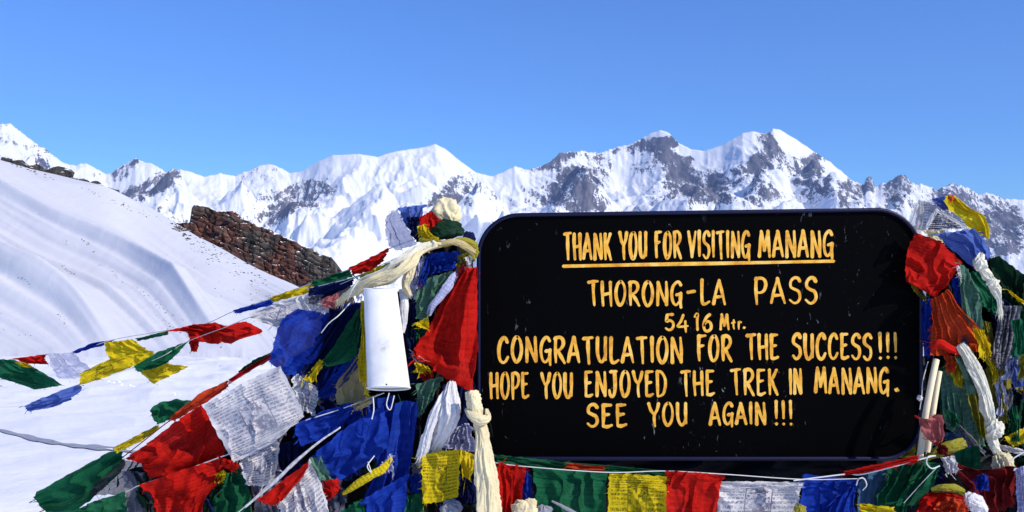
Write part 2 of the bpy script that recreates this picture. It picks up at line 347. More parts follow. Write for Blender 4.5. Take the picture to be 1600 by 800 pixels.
# rocks along the hill's crest
def crest_rocks(pts, seed, label):
    random.seed(seed); it = []
    for (a, sz) in pts:
        b = float(hill_crest(a)); d = 294; p = P(a, b+1, d); it.append(boulder((p[0], p[1], p[2]+.3*sz*d/F), sz*d/F*1.0, seed+int(a), 2, .75))
    root = empty('rock_outcrop', it[0][0].mean(0)); tag(root, label, 'rock')
    for vs, fs in it: mesh_obj('stone', vs, fs, M_dark, root, smooth=False)
crest_rocks([(8,7),(14,6),(22,5),(30,8),(37,7),(44,4),(50,8),(57,9),(62,6),(70,5),(76,4),(82,3)], 5, 'broken line of dark rocks along the crest of the snow hill at the left')
crest_rocks([(86,12),(92,16),(97,14),(102,15),(106,9),(94,10)], 6, 'small dark rocky knob on the snow hill crest below the far left peak')
crest_rocks([(116,7),(122,6),(128,9),(134,8),(141,6),(148,9),(155,6),(163,5),(171,8),(176,9),(183,4),(205,4),(248,5),(254,7),(258,6)], 8, 'thin string of dark stones on the hill crest right of the rocky knob')
random.seed(12); it = []
def streak(x0, y0, x1, y1, n, s, w=2.5):
    for k in range(n):
        t_ = random.random(); a = x0+(x1-x0)*t_+random.gauss(0, w); b = y0+(y1-y0)*t_+random.gauss(0, w)
        p = hill_at(a, b); it.append(boulder(p, s*random.uniform(.35, 1.25)*p[1]/F, random.randint(0, 99999), 1, .6))
for a in [(122,372,150,394,9,1.6),(150,410,178,426,8,1.4),(90,412,118,432,16,1.3,1.2),(28,432,55,456,14,1.3,1.2),(90,495,102,508,8,1.5),(200,500,280,520,5,1),(215,450,262,490,14,1.5),(235,470,290,505,8,1.1),(272,350,296,372,34,4.2,3),(290,368,330,400,44,2.2,7),(330,395,420,445,46,2.3,8),(300,385,400,470,40,1.5,14),(330,500,360,530,4,1.2),(0,490,20,500,5,1.3),(380,440,430,470,8,1.2),(0,247,90,285,26,2.2,2),(100,284,250,345,30,1.6,2),(60,330,120,400,8,1.1),(170,425,240,470,16,1.3,2),(300,520,350,545,10,1.6,2),(240,490,300,530,14,1.4,2),(0,512,60,535,12,1.2,3),(150,300,240,340,6,1.2)]: streak(*a)
def ground_at(p, row_):
    lo, hi = 2., 128.
    for _ in range(40):
        md = (lo+hi)/2; zz = float(ground_z(np.array((p-800)*md/F), np.array(md)))
        if 400-(zz-CZ)*F/md > row_: lo = md
        else: hi = md
    return ((p-800)*lo/F, lo, float(ground_z(np.array((p-800)*lo/F), np.array(lo))))
clods = []
for (x0, y0, x1, y1, n__, s_, w_, snow_) in [(318,538,362,564,22,1.6,1.2,0),(326,563,350,572,12,1.8,1,0),(0,603,12,608,8,2,1,0),(385,555,410,572,8,1.5,2,0),(165,596,215,604,7,4,1.5,1),(250,600,290,620,4,3,3,1)]:
    for k in range(n__):
        t_ = random.random(); q = ground_at(x0+(x1-x0)*t_+random.gauss(0, w_), max(536, y0+(y1-y0)*t_+random.gauss(0, w_))); (clods if snow_ else it).append(boulder(q, s_*random.uniform(.4, 1.2)*q[1]/F, random.randint(0, 9999), 2, .55))
tag(pile('snow_clods', clods, M_snow), kind='stuff')
tag(pile('scattered_stones', it, M_dark), kind='stuff')
# ================================================================ the signboard
SD = 2.70                                            # distance of the board's face
def px3(a, b, d=SD): return P(a, b, d)
sg = empty('signboard', (P(1093, 720, SD)[0], SD, 0)); tag(sg, 'black signboard with navy rim and hand painted yellow lettering, framed by prayer flags', 'sign')
def rrect(x0, y0, x1, y1, rad, sh=0, n=12):          # rad: tl, tr, br, bl
    pts = []
    for (cx_, cy_, a0, r_) in ((x0, y0, 180, rad[0]), (x1, y0, 270, rad[1]), (x1, y1, 0, rad[2]), (x0, y1, 90, rad[3])):
        sxn = 1 if cx_ == x0 else -1; syn = 1 if cy_ == y0 else -1
        for k in range(n+1):
            a = math.radians(a0+90*k/n); X_ = cx_+sxn*r_+r_*math.cos(a); Y_ = cy_+syn*r_+r_*math.sin(a)
            pts.append((X_, Y_+sh*(X_-x0)/(x1-x0)*np.clip((y1-Y_)/(y1-y0), 0, 1)))
    return pts
out_ = rrect(745, 334, 1441, 719, (66, 74, 62, 44), -10)
m = NT('black_painted_board'); g = m.n('ShaderNodeNewGeometry').outputs['Position']
bl = m.noise(g, 2.6, 3, .5); sc_ = m.noise(g, 60, 6, .75, 1.2); mp = m.n('ShaderNodeMapping'); m.l(g, mp.inputs['Vector']); mp.inputs['Scale'].default_value = (60, 60, 22); s2 = m.noise(mp.outputs[0], 1.0, 4, .6, .8)
spk = m.math('MULTIPLY', m.ramp(sc_, [(.655, (0, 0, 0)), (.69, (1, 1, 1))]), m.ramp(bl, [(.5, (0, 0, 0)), (.62, (1, 1, 1))]))
spk2 = m.math('MULTIPLY', m.ramp(s2, [(.665, (0, 0, 0)), (.70, (1, 1, 1))]), m.ramp(bl, [(.46, (0, 0, 0)), (.6, (1, 1, 1))]))
m.l(m.mix(m.math('MULTIPLY', m.math('MAXIMUM', spk, spk2),   .9), (.0012, .0012, .0016), (.16, .17, .18)), m.p.inputs['Base Color'])
m.p.inputs['Roughness'].default_value = .55; m.p.inputs['Specular IOR Level'].default_value = .02
M_board = m.m
def plain(name, col, rough=.5, spec=.4, var=.15, metal=0, sc=8, bump=.0):
    n = NT(name); f = n.noise(n.n('ShaderNodeTexCoord').outputs['Object'], sc, 5, .6)
    n.l(n.mix(f, tuple(c*(1-var) for c in col), tuple(min(1, c*(1+var)) for c in col)), n.p.inputs['Base Color'])
    n.p.inputs['Roughness'].default_value = rough; n.p.inputs['Specular IOR Level'].default_value = spec; n.p.inputs['Metallic'].default_value = metal
    if bump: n.bump(f, .5, bump)
    return n.m
M_navy = plain('navy_enamel', (.002, .003, .028), .45, .25, .4, sc=12)
def prism(name, pts, d0, d1, mat, parent, **k):
    n_ = len(pts); V = [px3(a, b, SD) for a, b in pts]; V = [(p[0], d0, p[2]) for p in V]+[(p[0], d1, p[2]) for p in V]
    Fc = [tuple(range(n_)), tuple(range(2*n_-1, n_-1, -1))]+[(i, i+n_, (i+1) % n_+n_, (i+1) % n_) for i in range(n_)]
    return mesh_obj(name, V, Fc, mat, parent, smooth=False)
prism('panel', out_, SD, SD+.018, M_board, sg)
# raised rim, round in section
def tube(pts, rad, n=8, closed=False, rfun=None):
    p = np.asarray(pts, float); m_ = len(p)
    tg = (np.roll(p, -1, 0)-np.roll(p, 1, 0)) if closed else np.gradient(p, axis=0)
    tg /= np.linalg.norm(tg, axis=1)[:, None]+1e-9
    ref = np.tile(np.array([0, 1., 0]), (m_, 1)); bad = np.abs((tg*ref).sum(1)) > .95; ref[bad] = (1, 0, 0)
    a = np.cross(tg, ref); a /= np.linalg.norm(a, axis=1)[:, None]+1e-9; b = np.cross(tg, a)
    ph = np.linspace(0, 2*math.pi, n, endpoint=False)
    R_ = np.full((m_, n), rad) if rfun is None else rfun
    V = p[:, None, :]+R_[:, :, None]*(np.cos(ph)[None, :, None]*a[:, None, :]+np.sin(ph)[None, :, None]*b[:, None, :])
    Fc = grid_faces(m_, n, True)
    if closed:
        j = np.arange(n); k = (j+1) % n
        Fc = np.vstack([Fc, np.stack([(m_-1)*n+j, (m_-1)*n+k, k, j], -1)])
    return V.reshape(-1, 3), Fc
rim = [px3(a, b) for a, b in rrect(748, 337, 1438, 716, (63, 71, 59, 41), -10)]
rim = [(p[0], SD-.004, p[2]) for p in rim]
V, Fc = tube(rim, .0062, 8, True); mesh_obj('rim', V, Fc, M_navy, sg)
M_steel = plain('rusty_steel_post', (.06, .05, .05), .7, .3, .3, sc=20)
for a in (790, 1395):
    X0 = P(a, 0, SD)[0]
    V = [(X0+dx_, SD+.02+dy_, z_) for z_ in (0, P(0, 350, SD)[2]) for dx_, dy_ in ((-.022, 0), (.022, 0), (.022, .044), (-.022, .044))]
    mesh_obj('post', V, [(0,1,5,4),(1,2,6,5),(2,3,7,6),(3,0,4,7),(4,5,6,7)], M_steel, sg, smooth=False)
# ---------------------------------------------------------------- brush lettering as strokes
def arc(cx_, cy_, rx, ry, a0, a1, n=12): return [(cx_+rx*math.cos(math.radians(a0+(a1-a0)*k/n)), cy_+ry*math.sin(math.radians(a0+(a1-a0)*k/n))) for k in range(n+1)]
# unit box, y up, 0..1; each letter: relative width, strokes
GL = {
'A': (.95, [[(0,0),(.18,.45),(.46,1)], [(.46,1),(.72,.5),(1,-.02)], [(.16,.30),(.84,.33)]]),
'C': (.85, [[(.95,.80),(.75,.97),(.5,.98),(.2,.82),(.05,.5),(.15,.15),(.45,.0),(.75,.05),(1,.24)]]),
'D': (.85, [[(.05,1),(.12,0)], [(0,.98),(.5,.96),(.92,.72),(1,.45),(.8,.14),(.45,.02),(.1,.0)]]),
'E': (.72, [[(.08,1),(.1,.5),(.1,.02)], [(.05,.97),(.9,.99)], [(.1,.52),(.75,.56)], [(.1,.02),(.5,.0),(1,.07)]]),
'F': (.72, [[(.12,1),(.1,.5),(.16,-.02)], [(0,.96),(.5,.98),(1,1)], [(.1,.55),(.75,.6)]]),
'G': (.9, [[(.92,.84),(.72,.98),(.45,.96),(.15,.78),(.04,.45),(.18,.12),(.5,.02),(.85,.2)], [(.5,.44),(.95,.50)], [(.93,.52),(.9,.2),(.95,-.1)]]),
'H': (.85, [[(.05,1),(.06,.5),(.14,-.02)], [(.88,1),(.9,.5),(.95,-.02)], [(.08,.46),(.9,.52)]]),
'I': (.25, [[(.45,1),(.5,.5),(.6,0)]]),
'J': (.75, [[(.1,.98),(.95,1)], [(.68,1),(.72,.4),(.62,.1),(.4,-.02),(.12,.06),(0,.26)]]),
'K': (.8, [[(.08,1),(.08,.5),(.14,-.02)], [(.88,1),(.5,.7),(.12,.46)], [(.3,.55),(.65,.25),(1,-.04)]]),
'L': (.72, [[(.1,1),(.08,.3),(.2,.04),(.5,.0),(1,.1)]]),
'M': (1.15, [[(.06,0),(.12,.5),(.2,1)], [(.2,1),(.36,.6),(.48,.22)], [(.48,.22),(.64,.6),(.8,1)], [(.8,1),(.88,.5),(.98,-.02)]]),
'N': (.95, [[(.1,-.02),(.1,.5),(.08,1)], [(.1,.98),(.5,.45),(.92,0)], [(.92,0),(.92,.5),(.86,1)]]),
'O': (.88, [[(.5,1),(.24,.9),(.06,.62),(.08,.3),(.3,.03),(.52,-.02),(.8,.14),(.95,.48),(.88,.8),(.66,.98),(.5,1)]]),
'P': (.8, [[(.1,1),(.1,.5),(.18,-.04)], [(.02,.94),(.4,1),(.8,.94),(.96,.74),(.8,.52),(.5,.42),(.16,.42)]]),
'R': (.88, [[(.1,1),(.1,.5),(.14,-.02)], [(.0,.94),(.45,1),(.8,.92),(.88,.72),(.6,.52),(.18,.46)], [(.3,.46),(.65,.22),(1,-.06)]]),
'S': (.78, [[(.94,.84),(.72,.98),(.4,.98),(.12,.84),(.12,.64),(.45,.53),(.82,.44),(.94,.22),(.74,.03),(.38,-.02),(.02,.12)]]),
'T': (.85, [[(.0,.95),(.5,.98),(1,1)], [(.5,.97),(.52,.5),(.6,-.04)]]),
'U': (.85, [[(.08,1),(.08,.4),(.24,.08),(.5,-.01),(.78,.12),(.9,.4)], [(.9,1),(.9,.5),(.94,.06)]]),
'V': (.9, [[(0,1),(.3,.45),(.5,0)], [(.5,0),(.72,.5),(.98,1)]]),
'Y': (.9, [[(0,1),(.2,.7),(.48,.5)], [(.96,1),(.8,.7),(.55,.48),(.54,.2),(.6,-.05)]]),
'5': (.8, [[(.92,1),(.25,.97)], [(.25,.97),(.18,.58),(.5,.62),(.88,.48),(.94,.25),(.7,.04),(.35,.0),(.05,.12)]]),
'4': (.95, [[(.55,1),(.3,.6),(.0,.28),(.45,.28),(1,.32)], [(.72,.62),(.74,.2),(.8,-.06)]]),
'1': (.42, [[(.1,.84),(.6,1),(.58,.5),(.62,0)]]),
'6': (.8, [[(.82,.98),(.4,.8),(.08,.42),(.16,.08),(.5,-.02),(.88,.14),(.9,.4),(.6,.56),(.25,.44),(.1,.28)]]),
't': (.5, [[(.5,.72),(.45,.3),(.6,.0)], [(.0,.5),(.95,.54)]]),
'r': (.5, [[(.15,.55),(.2,.0)], [(.18,.38),(.5,.56),(.95,.52)]]),
'.': (.16, [[(.4,.03),(.6,.06)]]),
'-': (.6, [[(0,.5),(1,.55)]]),
'!': (.3, [[(.4,1),(.46,.6),(.55,.26)], [(.55,.05),(.58,-.01)]]),
}
m = NT('hand_painted_yellow'); g = m.n('ShaderNodeNewGeometry').outputs['Position']
f = m.noise(g, 26, 5, .65, .5); f2 = m.noise(g, 140, 3, .6)
c = m.ramp(f, [(.34, (.55, .22, .005)), (.5, (.80, .40, .02)), (.66, (.86, .55, .12))])
m.l(m.mix(m.ramp(f2, [(.6, (0, 0, 0)), (.74, (.6, .6, .6))]), c, (.30, .13, .02)), m.p.inputs['Base Color']); m.p.inputs['Roughness'].default_value = .4
M_ltr = m.m
rl = random.Random(3)
def stroke(pts, wd, taper, z0):
    """pts in metres on the board (x, z); returns a thin closed ribbon with rounded ends"""
    p = np.array(catrom(pts, max(8, 5*len(pts)))) if len(pts) > 2 else np.array(catrom(pts, 6))
    tg = np.gradient(p, axis=0); tg /= np.linalg.norm(tg, axis=1)[:, None]+1e-9; nn = np.stack([-tg[:, 1], tg[:, 0]], 1)
    s = np.linspace(0, 1, len(p)); w_ = wd*(1.08-taper*s**2)*(1+.10*np.sin(s*9+rl.random()*6))*.5
    L = p+nn*w_[:, None]; Rr = p-nn*w_[:, None]
    st_ = [p[0]-tg[0]*w_[0]*.7+nn[0]*w_[0]*.3, p[0]-tg[0]*w_[0]*.7-nn[0]*w_[0]*.3]; en = [p[-1]+tg[-1]*w_[-1]*.8]
    ol = [st_[0]]+list(L)+en+list(Rr[::-1])+[st_[1]]; n_ = len(p)
    V = [(q[0], z0, q[1]) for q in ol]+[(q[0], SD, q[1]) for q in ol]; N_ = len(ol); Fc = []
    for i in range(n_-1): Fc.append((1+i, 2+i, 1+n_+1+n_-1-(i+1), 1+n_+1+n_-1-i))
    Fc.append((0, 1, 1+2*n_, 2+2*n_)); Fc.append((n_, n_+1, n_+2))
    for i in range(N_): Fc.append((i, (i+1) % N_, N_+(i+1) % N_, N_+i))
    return V, Fc
def letter(ch, x0, x1, yt, yb, wpx):
    V, Fc = [], []; lean = rl.uniform(-.03, .02)
    for k, st_ in enumerate(GL[ch][1]):
        pts = []
        for (a, b) in st_:
            X_ = x0+(x1-x0)*(a+lean*(b-.5))+rl.uniform(-.25, .25); Y_ = yb+(yt-yb)*b+rl.uniform(-.3, .3); q = px3(X_, Y_); pts.append((q[0], q[2]))
        vv, ff = stroke(pts, wpx*SD/F*rl.uniform(.92, 1.1)*(1.0 if ch not in '.' else 1.5), .35 if ch not in '.-' else .05, SD-.0007-.00012*k)
        o_ = len(V); V += vv; Fc += [tuple(i+o_ for i in f_) for f_ in ff]
    mesh_obj('letter', V, Fc, M_ltr, sg, smooth=False)
WORDS = [('THANK',879,957,364.5,404,5.4),('YOU',966,1012,363,403,5.4),('FOR',1022,1066,362.5,402,5.2),('VISITING',1073,1173,361.5,401.5,5.2),('MANANG',1183,1303,360.5,400,5.6),
 ('THORONG',917,1067,440,476,5.4),('-',1072,1088,439,475,5),('LA',1093,1135,437,474,5.4),('PASS',1177,1278,434,473,5.4),
 ('54',1037,1077,491.5,516,4.6),('16',1083,1114,491,516,4.8),('M',1123,1140,490.5,514,4.4),('tr',1142,1160,494,514,3.4),('.',1161,1164,494,513,3.4),
 ('CONGRATULATION',776,1068,527,565.5,5.8),('FOR',1088,1145,524.5,562,5.8),('THE',1164,1218,523,560.5,5.8),('SUCCESS',1236,1364,522,560,5.8),('!!!',1370,1404,520,559,5.4),
 ('HOPE',764,828,583,621,5.2),('YOU',844,896,582.5,620,5.4),('ENJOYED',912,1042,580.5,618.5,5.4),('THE',1062,1118,579.5,616.5,5.4),('TREK',1140,1217,577.5,615.5,5.4),('IN',1231,1254,576.5,614,5.6),('MANANG',1271,1390,575,613.5,5.4),('.',1399,1403,575,609,6),
 ('SEE',915,981,632,665,6.0),('YOU',1011,1075,630,664,5.4),('AGAIN',1107,1198,629,662,5.6),('!!!',1208,1240,626,663,5.2)]
for (wd_, x0, x1, yt, yb, sw) in WORDS:
    gap = .34; x0 += sw*.45; x1 -= sw*.4; sw *= .86; tot = sum(GL[c][0] for c in wd_)+gap*(len(wd_)-1); sc1 = (x1-x0)/tot; cx_ = x0
    for c in wd_:
        w_ = GL[c][0]*sc1; dy = rl.uniform(-.6, .6); letter(c, cx_, cx_+w_, yt+dy, yb+dy+rl.uniform(-.5, 1.2), sw); cx_ += w_+gap*sc1
ul = resample([(880,416),(1000,413.5),(1150,411),(1303,408)], 20)
v_, f_ = stroke([(px3(a, b)[0], px3(a, b)[2]) for a, b in ul], 5*SD/F, .1, SD-.001); mesh_obj('underline', v_, f_, M_ltr, sg, smooth=False)
# ================================================================ cloth
COLS = {'red': (.60, .010, .005), 'orange': (.62, .065, .015), 'darkred': (.16, .006, .008), 'blue': (.008, .045, .40), 'navy': (.004, .010, .075), 'paleblue': (.10, .17, .50), 'slate': (.05, .13, .24),
 'green': (.008, .125, .052), 'darkgreen': (.003, .03, .012), 'ivory': (.80, .74, .60), 'palegreen': (.12, .26, .18), 'yellow': (.76, .56, .010), 'olive': (.30, .27, .03), 'white': (.78, .75, .77), 'grey': (.28, .28, .32), 'cream': (.84, .68, .43), 'tan': (.52, .42, .20), 'pink': (.45, .13, .13), 'black': (.006, .006, .009), 'ink': (.03, .03, .045), 'lilac': (.52, .54, .80)}
INK = {'yellow': (.10, .10, .01), 'white': (.10, .08, .16), 'green': (.0, .025, .012), 'palegreen': (.01, .06, .03), 'red': (.12, .0, .0), 'olive': (.06, .06, .0), 'lilac': (.1, .1, .25), 'grey': (.06, .05, .09), 'blue': (0, .005, .08), 'orange': (.2, .01, 0), 'ink': (.7, .7, .78), 'navy': (0, 0, .02), 'paleblue': (.02, .04, .25)}
_cm = {}
def cloth(color, ink=0.0, gauze=0.0, trans=.3, rows=16):
    key = (color, ink, gauze, trans, rows)
    if key in _cm: return _cm[key]
    n = NT('%s%s_cotton' % (color, '_printed' if ink else ('_gauze' if gauze > .15 else ''))); c = COLS[color]
    uvn = n.n('ShaderNodeUVMap'); uv = uvn.outputs[0]; rnd = n.n('ShaderNodeObjectInfo').outputs['Random']; W = n.math('MULTIPLY', rnd, 40)
    geo = n.n('ShaderNodeNewGeometry').outputs['Position']
    blot = n.noise(geo, 9, 5, .6); fine = n.noise(geo, 160, 3, .6)
    base = n.mix(blot, tuple(x*.72 for x in c), tuple(min(.9, x*1.22+.008) for x in c))
    fade = n.ramp(n.noise(geo, 5, 4, .55, w=W), [(.55, (0, 0, 0)), (.85, (.22, .22, .22))])      # sun-bleached patches
    base = n.mix(fade, base, tuple(min(.85, x*1.1+.09) for x in c))
    base = n.mix(n.ramp(fine, [(.35, (.25, .25, .25)), (.6, (0, 0, 0))]), base, tuple(x*.45 for x in c))
    sep = n.n('ShaderNodeSeparateXYZ'); n.l(uv, sep.inputs[0]); U, Vv = sep.outputs['X'], sep.outputs['Y']
    if ink:                                          # block-printed lines of small script round a square picture
        vr_ = n.math('MULTIPLY', Vv, rows); rowi = n.math('FLOOR', vr_); fr_ = n.math('SUBTRACT', vr_, rowi)
        band = n.math('MULTIPLY', n.math('GREATER_THAN', fr_, .22), n.math('LESS_THAN', fr_, .80))
        cmb = n.n('ShaderNodeCombineXYZ'); n.l(n.math('MULTIPLY', U, 34), cmb.inputs[0]); n.l(n.math('MULTIPLY', rowi, 3.7), cmb.inputs[1]); n.l(n.math('MULTIPLY', fr_, 1.6), cmb.inputs[2])
        tx = n.math('MULTIPLY', n.ramp(n.noise(cmb.outputs[0], 1.5, 3, .75, w=W), [(.46, (0, 0, 0)), (.52, (1, 1, 1))]), band)
        cu = n.math('ABSOLUTE', n.math('SUBTRACT', U, .5)); cv = n.math('ABSOLUTE', n.math('SUBTRACT', Vv, .5))
        inpic = n.math('MULTIPLY', n.math('LESS_THAN', cu, .17), n.math('LESS_THAN', cv, .19))
        frame = n.math('MULTIPLY', inpic, n.math('MAXIMUM', n.math('GREATER_THAN', cu, .155), n.math('GREATER_THAN', cv, .175)))
        pic = n.math('MAXIMUM', frame, n.ramp(n.noise(uv, 13, 5, .7, 1.4, w=W), [(.48, (0, 0, 0)), (.52, (1, 1, 1))]))
        mk = n.math('ADD', n.math('MULTIPLY', pic, inpic), n.math('MULTIPLY', tx, n.math('SUBTRACT', 1.0, inpic)))
        inn = n.math('MULTIPLY', n.math('LESS_THAN', cu, .455), n.math('LESS_THAN', cv, .45))
        wear = n.ramp(n.noise(uv, 4, 4, .6, w=W), [(.3, (.35, .35, .35)), (.6, (1, 1, 1))])
        mk = n.math('MULTIPLY', n.math('MULTIPLY', mk, inn), n.math('MULTIPLY', wear, ink))
        base = n.mix(mk, base, INK.get(color, (.02, .02, .03)))
    n.l(base, n.p.inputs['Base Color']); n.p.inputs['Roughness'].default_value = .85; n.p.inputs['Specular IOR Level'].default_value = .08
    wv = n.n('ShaderNodeMapping'); n.l(uv, wv.inputs['Vector']); wv.inputs['Scale'].default_value = (190, 24, 1)
    wrk = n.noise(wv.outputs[0], 1, 3, .6); cr_ = n.noise(geo, 55, 6, .62, .8)
    n.bump(n.math('ADD', n.math('MULTIPLY', wrk, .12), cr_), .3, .002)
    tr_ = n.n('ShaderNodeBsdfTranslucent'); n.l(base, tr_.inputs[0]); mx = n.n('ShaderNodeMixShader', _0=trans); n.l(n.p.outputs[0], mx.inputs[1]); n.l(tr_.outputs[0], mx.inputs[2]); last = mx.outputs[0]
    if gauze:
        tp_ = n.n('ShaderNodeBsdfTransparent'); m2 = n.n('ShaderNodeMixShader'); n.l(last, m2.inputs[1]); n.l(tp_.outputs[0], m2.inputs[2])
        n.l(n.math('MULTIPLY', n.ramp(cr_, [(.3, (.5, .5, .5)), (.7, (1, 1, 1))]), gauze), m2.inputs[0]); last = m2.outputs[0]
    n.l(last, n.out.inputs[0]); _cm[key] = n.m; return n.m
_seed = [100]
def sheet(name, rows, color, parent=None, nu=None, nv=None, fold=(4, .012), skew=.0, bil=.015, wr=.0014, ink=0, gauze=0, trans=.38, fray=.6, prows=16, d=2.6, hem=True):
    """rows: polylines in photo pixels (with optional distance) from the sewn edge to the free edge"""
    if not ink and color in ('red', 'blue', 'green', 'orange', 'navy', 'paleblue', 'yellow'): ink = .45
    _seed[0] += 1; sd_ = _seed[0]; rs = np.random.RandomState(sd_)
    R_ = [[(q[0], q[1], q[2] if len(q) > 2 else d) for q in r_] for r_ in rows]
    allp = np.array([q[:2] for r_ in R_ for q in r_]); ext = np.ptp(allp, axis=0)
    if nu is None: nu = int(np.clip(max(ext)/2.2, 26, 80))
    if nv is None: nv = int(np.clip(max(ext)/2.6, 22, 70))
    g_ = np.stack([resample(r_, nu) for r_ in R_], 0)               # k, nu, 3
    G_ = np.stack([catrom(g_[:, j], nv) for j in range(nu)], 1)      # nv, nu, 3
    u_ = np.linspace(0, 1, nu)[None, :]+np.zeros((nv, 1)); v_ = np.linspace(0, 1, nv)[:, None]+np.zeros((1, nu))
    D_ = G_[..., 2]; X_ = (G_[..., 0]-800)*D_/F; Z_ = CZ-(G_[..., 1]-400)*D_/F
    n_, a_ = fold; ph = n_*(u_+skew*v_)+.75*fbm(u_*1.6, v_*1.6, 3, sd_)
    fo = 1-np.abs(np.sin(math.pi*ph))**.8; a_ = a_*1.3
    am = a_*(.35+.65*np.clip(.5+perlin(u_*2.3, v_*1.5, sd_+9), 0, 1))
    disp = fo*am + bil*fbm(u_*1.5, v_*1.5, 2, sd_+20) + wr*ridged(u_*5+v_*1.5, v_*4, 4, sd_+30)*1.2 + wr*1.2*(1-np.abs(np.sin(math.pi*(ph*2.7+.4*v_)))**.6)
    Y_ = D_-disp
    # silhouettes: folds also tug the cloth sideways
    e = np.minimum(np.minimum(u_, 1-u_), np.minimum(v_, 1-v_)); ed = np.exp(-e*18)
    X_ = X_+ed*.0028*fbm(u_*9, v_*9, 4, sd_+40)+.25*a_*np.gradient(fo, axis=1)*2; Z_ = Z_+ed*.0028*fbm(u_*9, v_*9, 4, sd_+41)
    X_ = X_*Y_/D_; Z_ = CZ+(Z_-CZ)*Y_/D_
    V = np.stack([X_, Y_, Z_], -1).reshape(-1, 3); uv = np.stack([u_, 1-v_], -1).reshape(-1, 2); Fc = grid_faces(nv, nu)
    if fray:                                          # loose threads at the free edges
        eds = [((nv-1)*nu+np.arange(nu), -1)]+([(np.arange(nv)*nu+nu-1, 0), (np.arange(nv)*nu, 0)] if fray > .5 else [])
        tv, tf, tu = [], [], []; b0 = len(V)
        P3 = V.reshape(nv, nu, 3)
        for ids, kind_ in eds:
            for k in range(int(len(ids)*.45*fray)):
                i = ids[rs.randint(len(ids))]; p0 = V[i]; iv, iu = divmod(i, nu)
                if kind_ == -1: dr_ = P3[-1, iu]-P3[-3, iu]
                else: dr_ = P3[iv, -1]-P3[iv, -3] if iu == nu-1 else P3[iv, 0]-P3[iv, 2]
                dr_ = dr_/(np.linalg.norm(dr_)+1e-9); L_ = rs.exponential(.005)+.002; dd = dr_*L_+rs.normal(size=3)*L_*.45+np.array([0, 0, -L_*.3])
                sdv = np.cross(dd, (0, 1, 0)); sdv = sdv/(np.linalg.norm(sdv)+1e-9)*.0006
                m0 = b0+len(tv); tv += [p0-sdv, p0+sdv, p0+dd*.6+rs.normal(size=3)*L_*.12+sdv*.6, p0+dd]; tu += [uv[i]]*4
                tf.append([m0, m0+1, m0+2, m0+3])
        if tv: V = np.vstack([V, tv]); uv = np.vstack([uv, tu]); Fc = np.vstack([Fc, np.array(tf)])
    o = mesh_obj(name, V, Fc, cloth(color, ink, gauze, trans, prows), parent, uv=uv)
    return o
def rope(name, pts, rad, mat, parent=None, n=8, twist=0.):
    """pts: photo pixels with distance; rad in photo pixels"""
    q = catrom(pts, max(12, len(pts)*8)); p3 = np.array([P(a, b, d_) for a, b, d_ in q])
    V, Fc = tube(p3, rad*2.6/F, n); return mesh_obj(name, V, Fc, mat, parent)
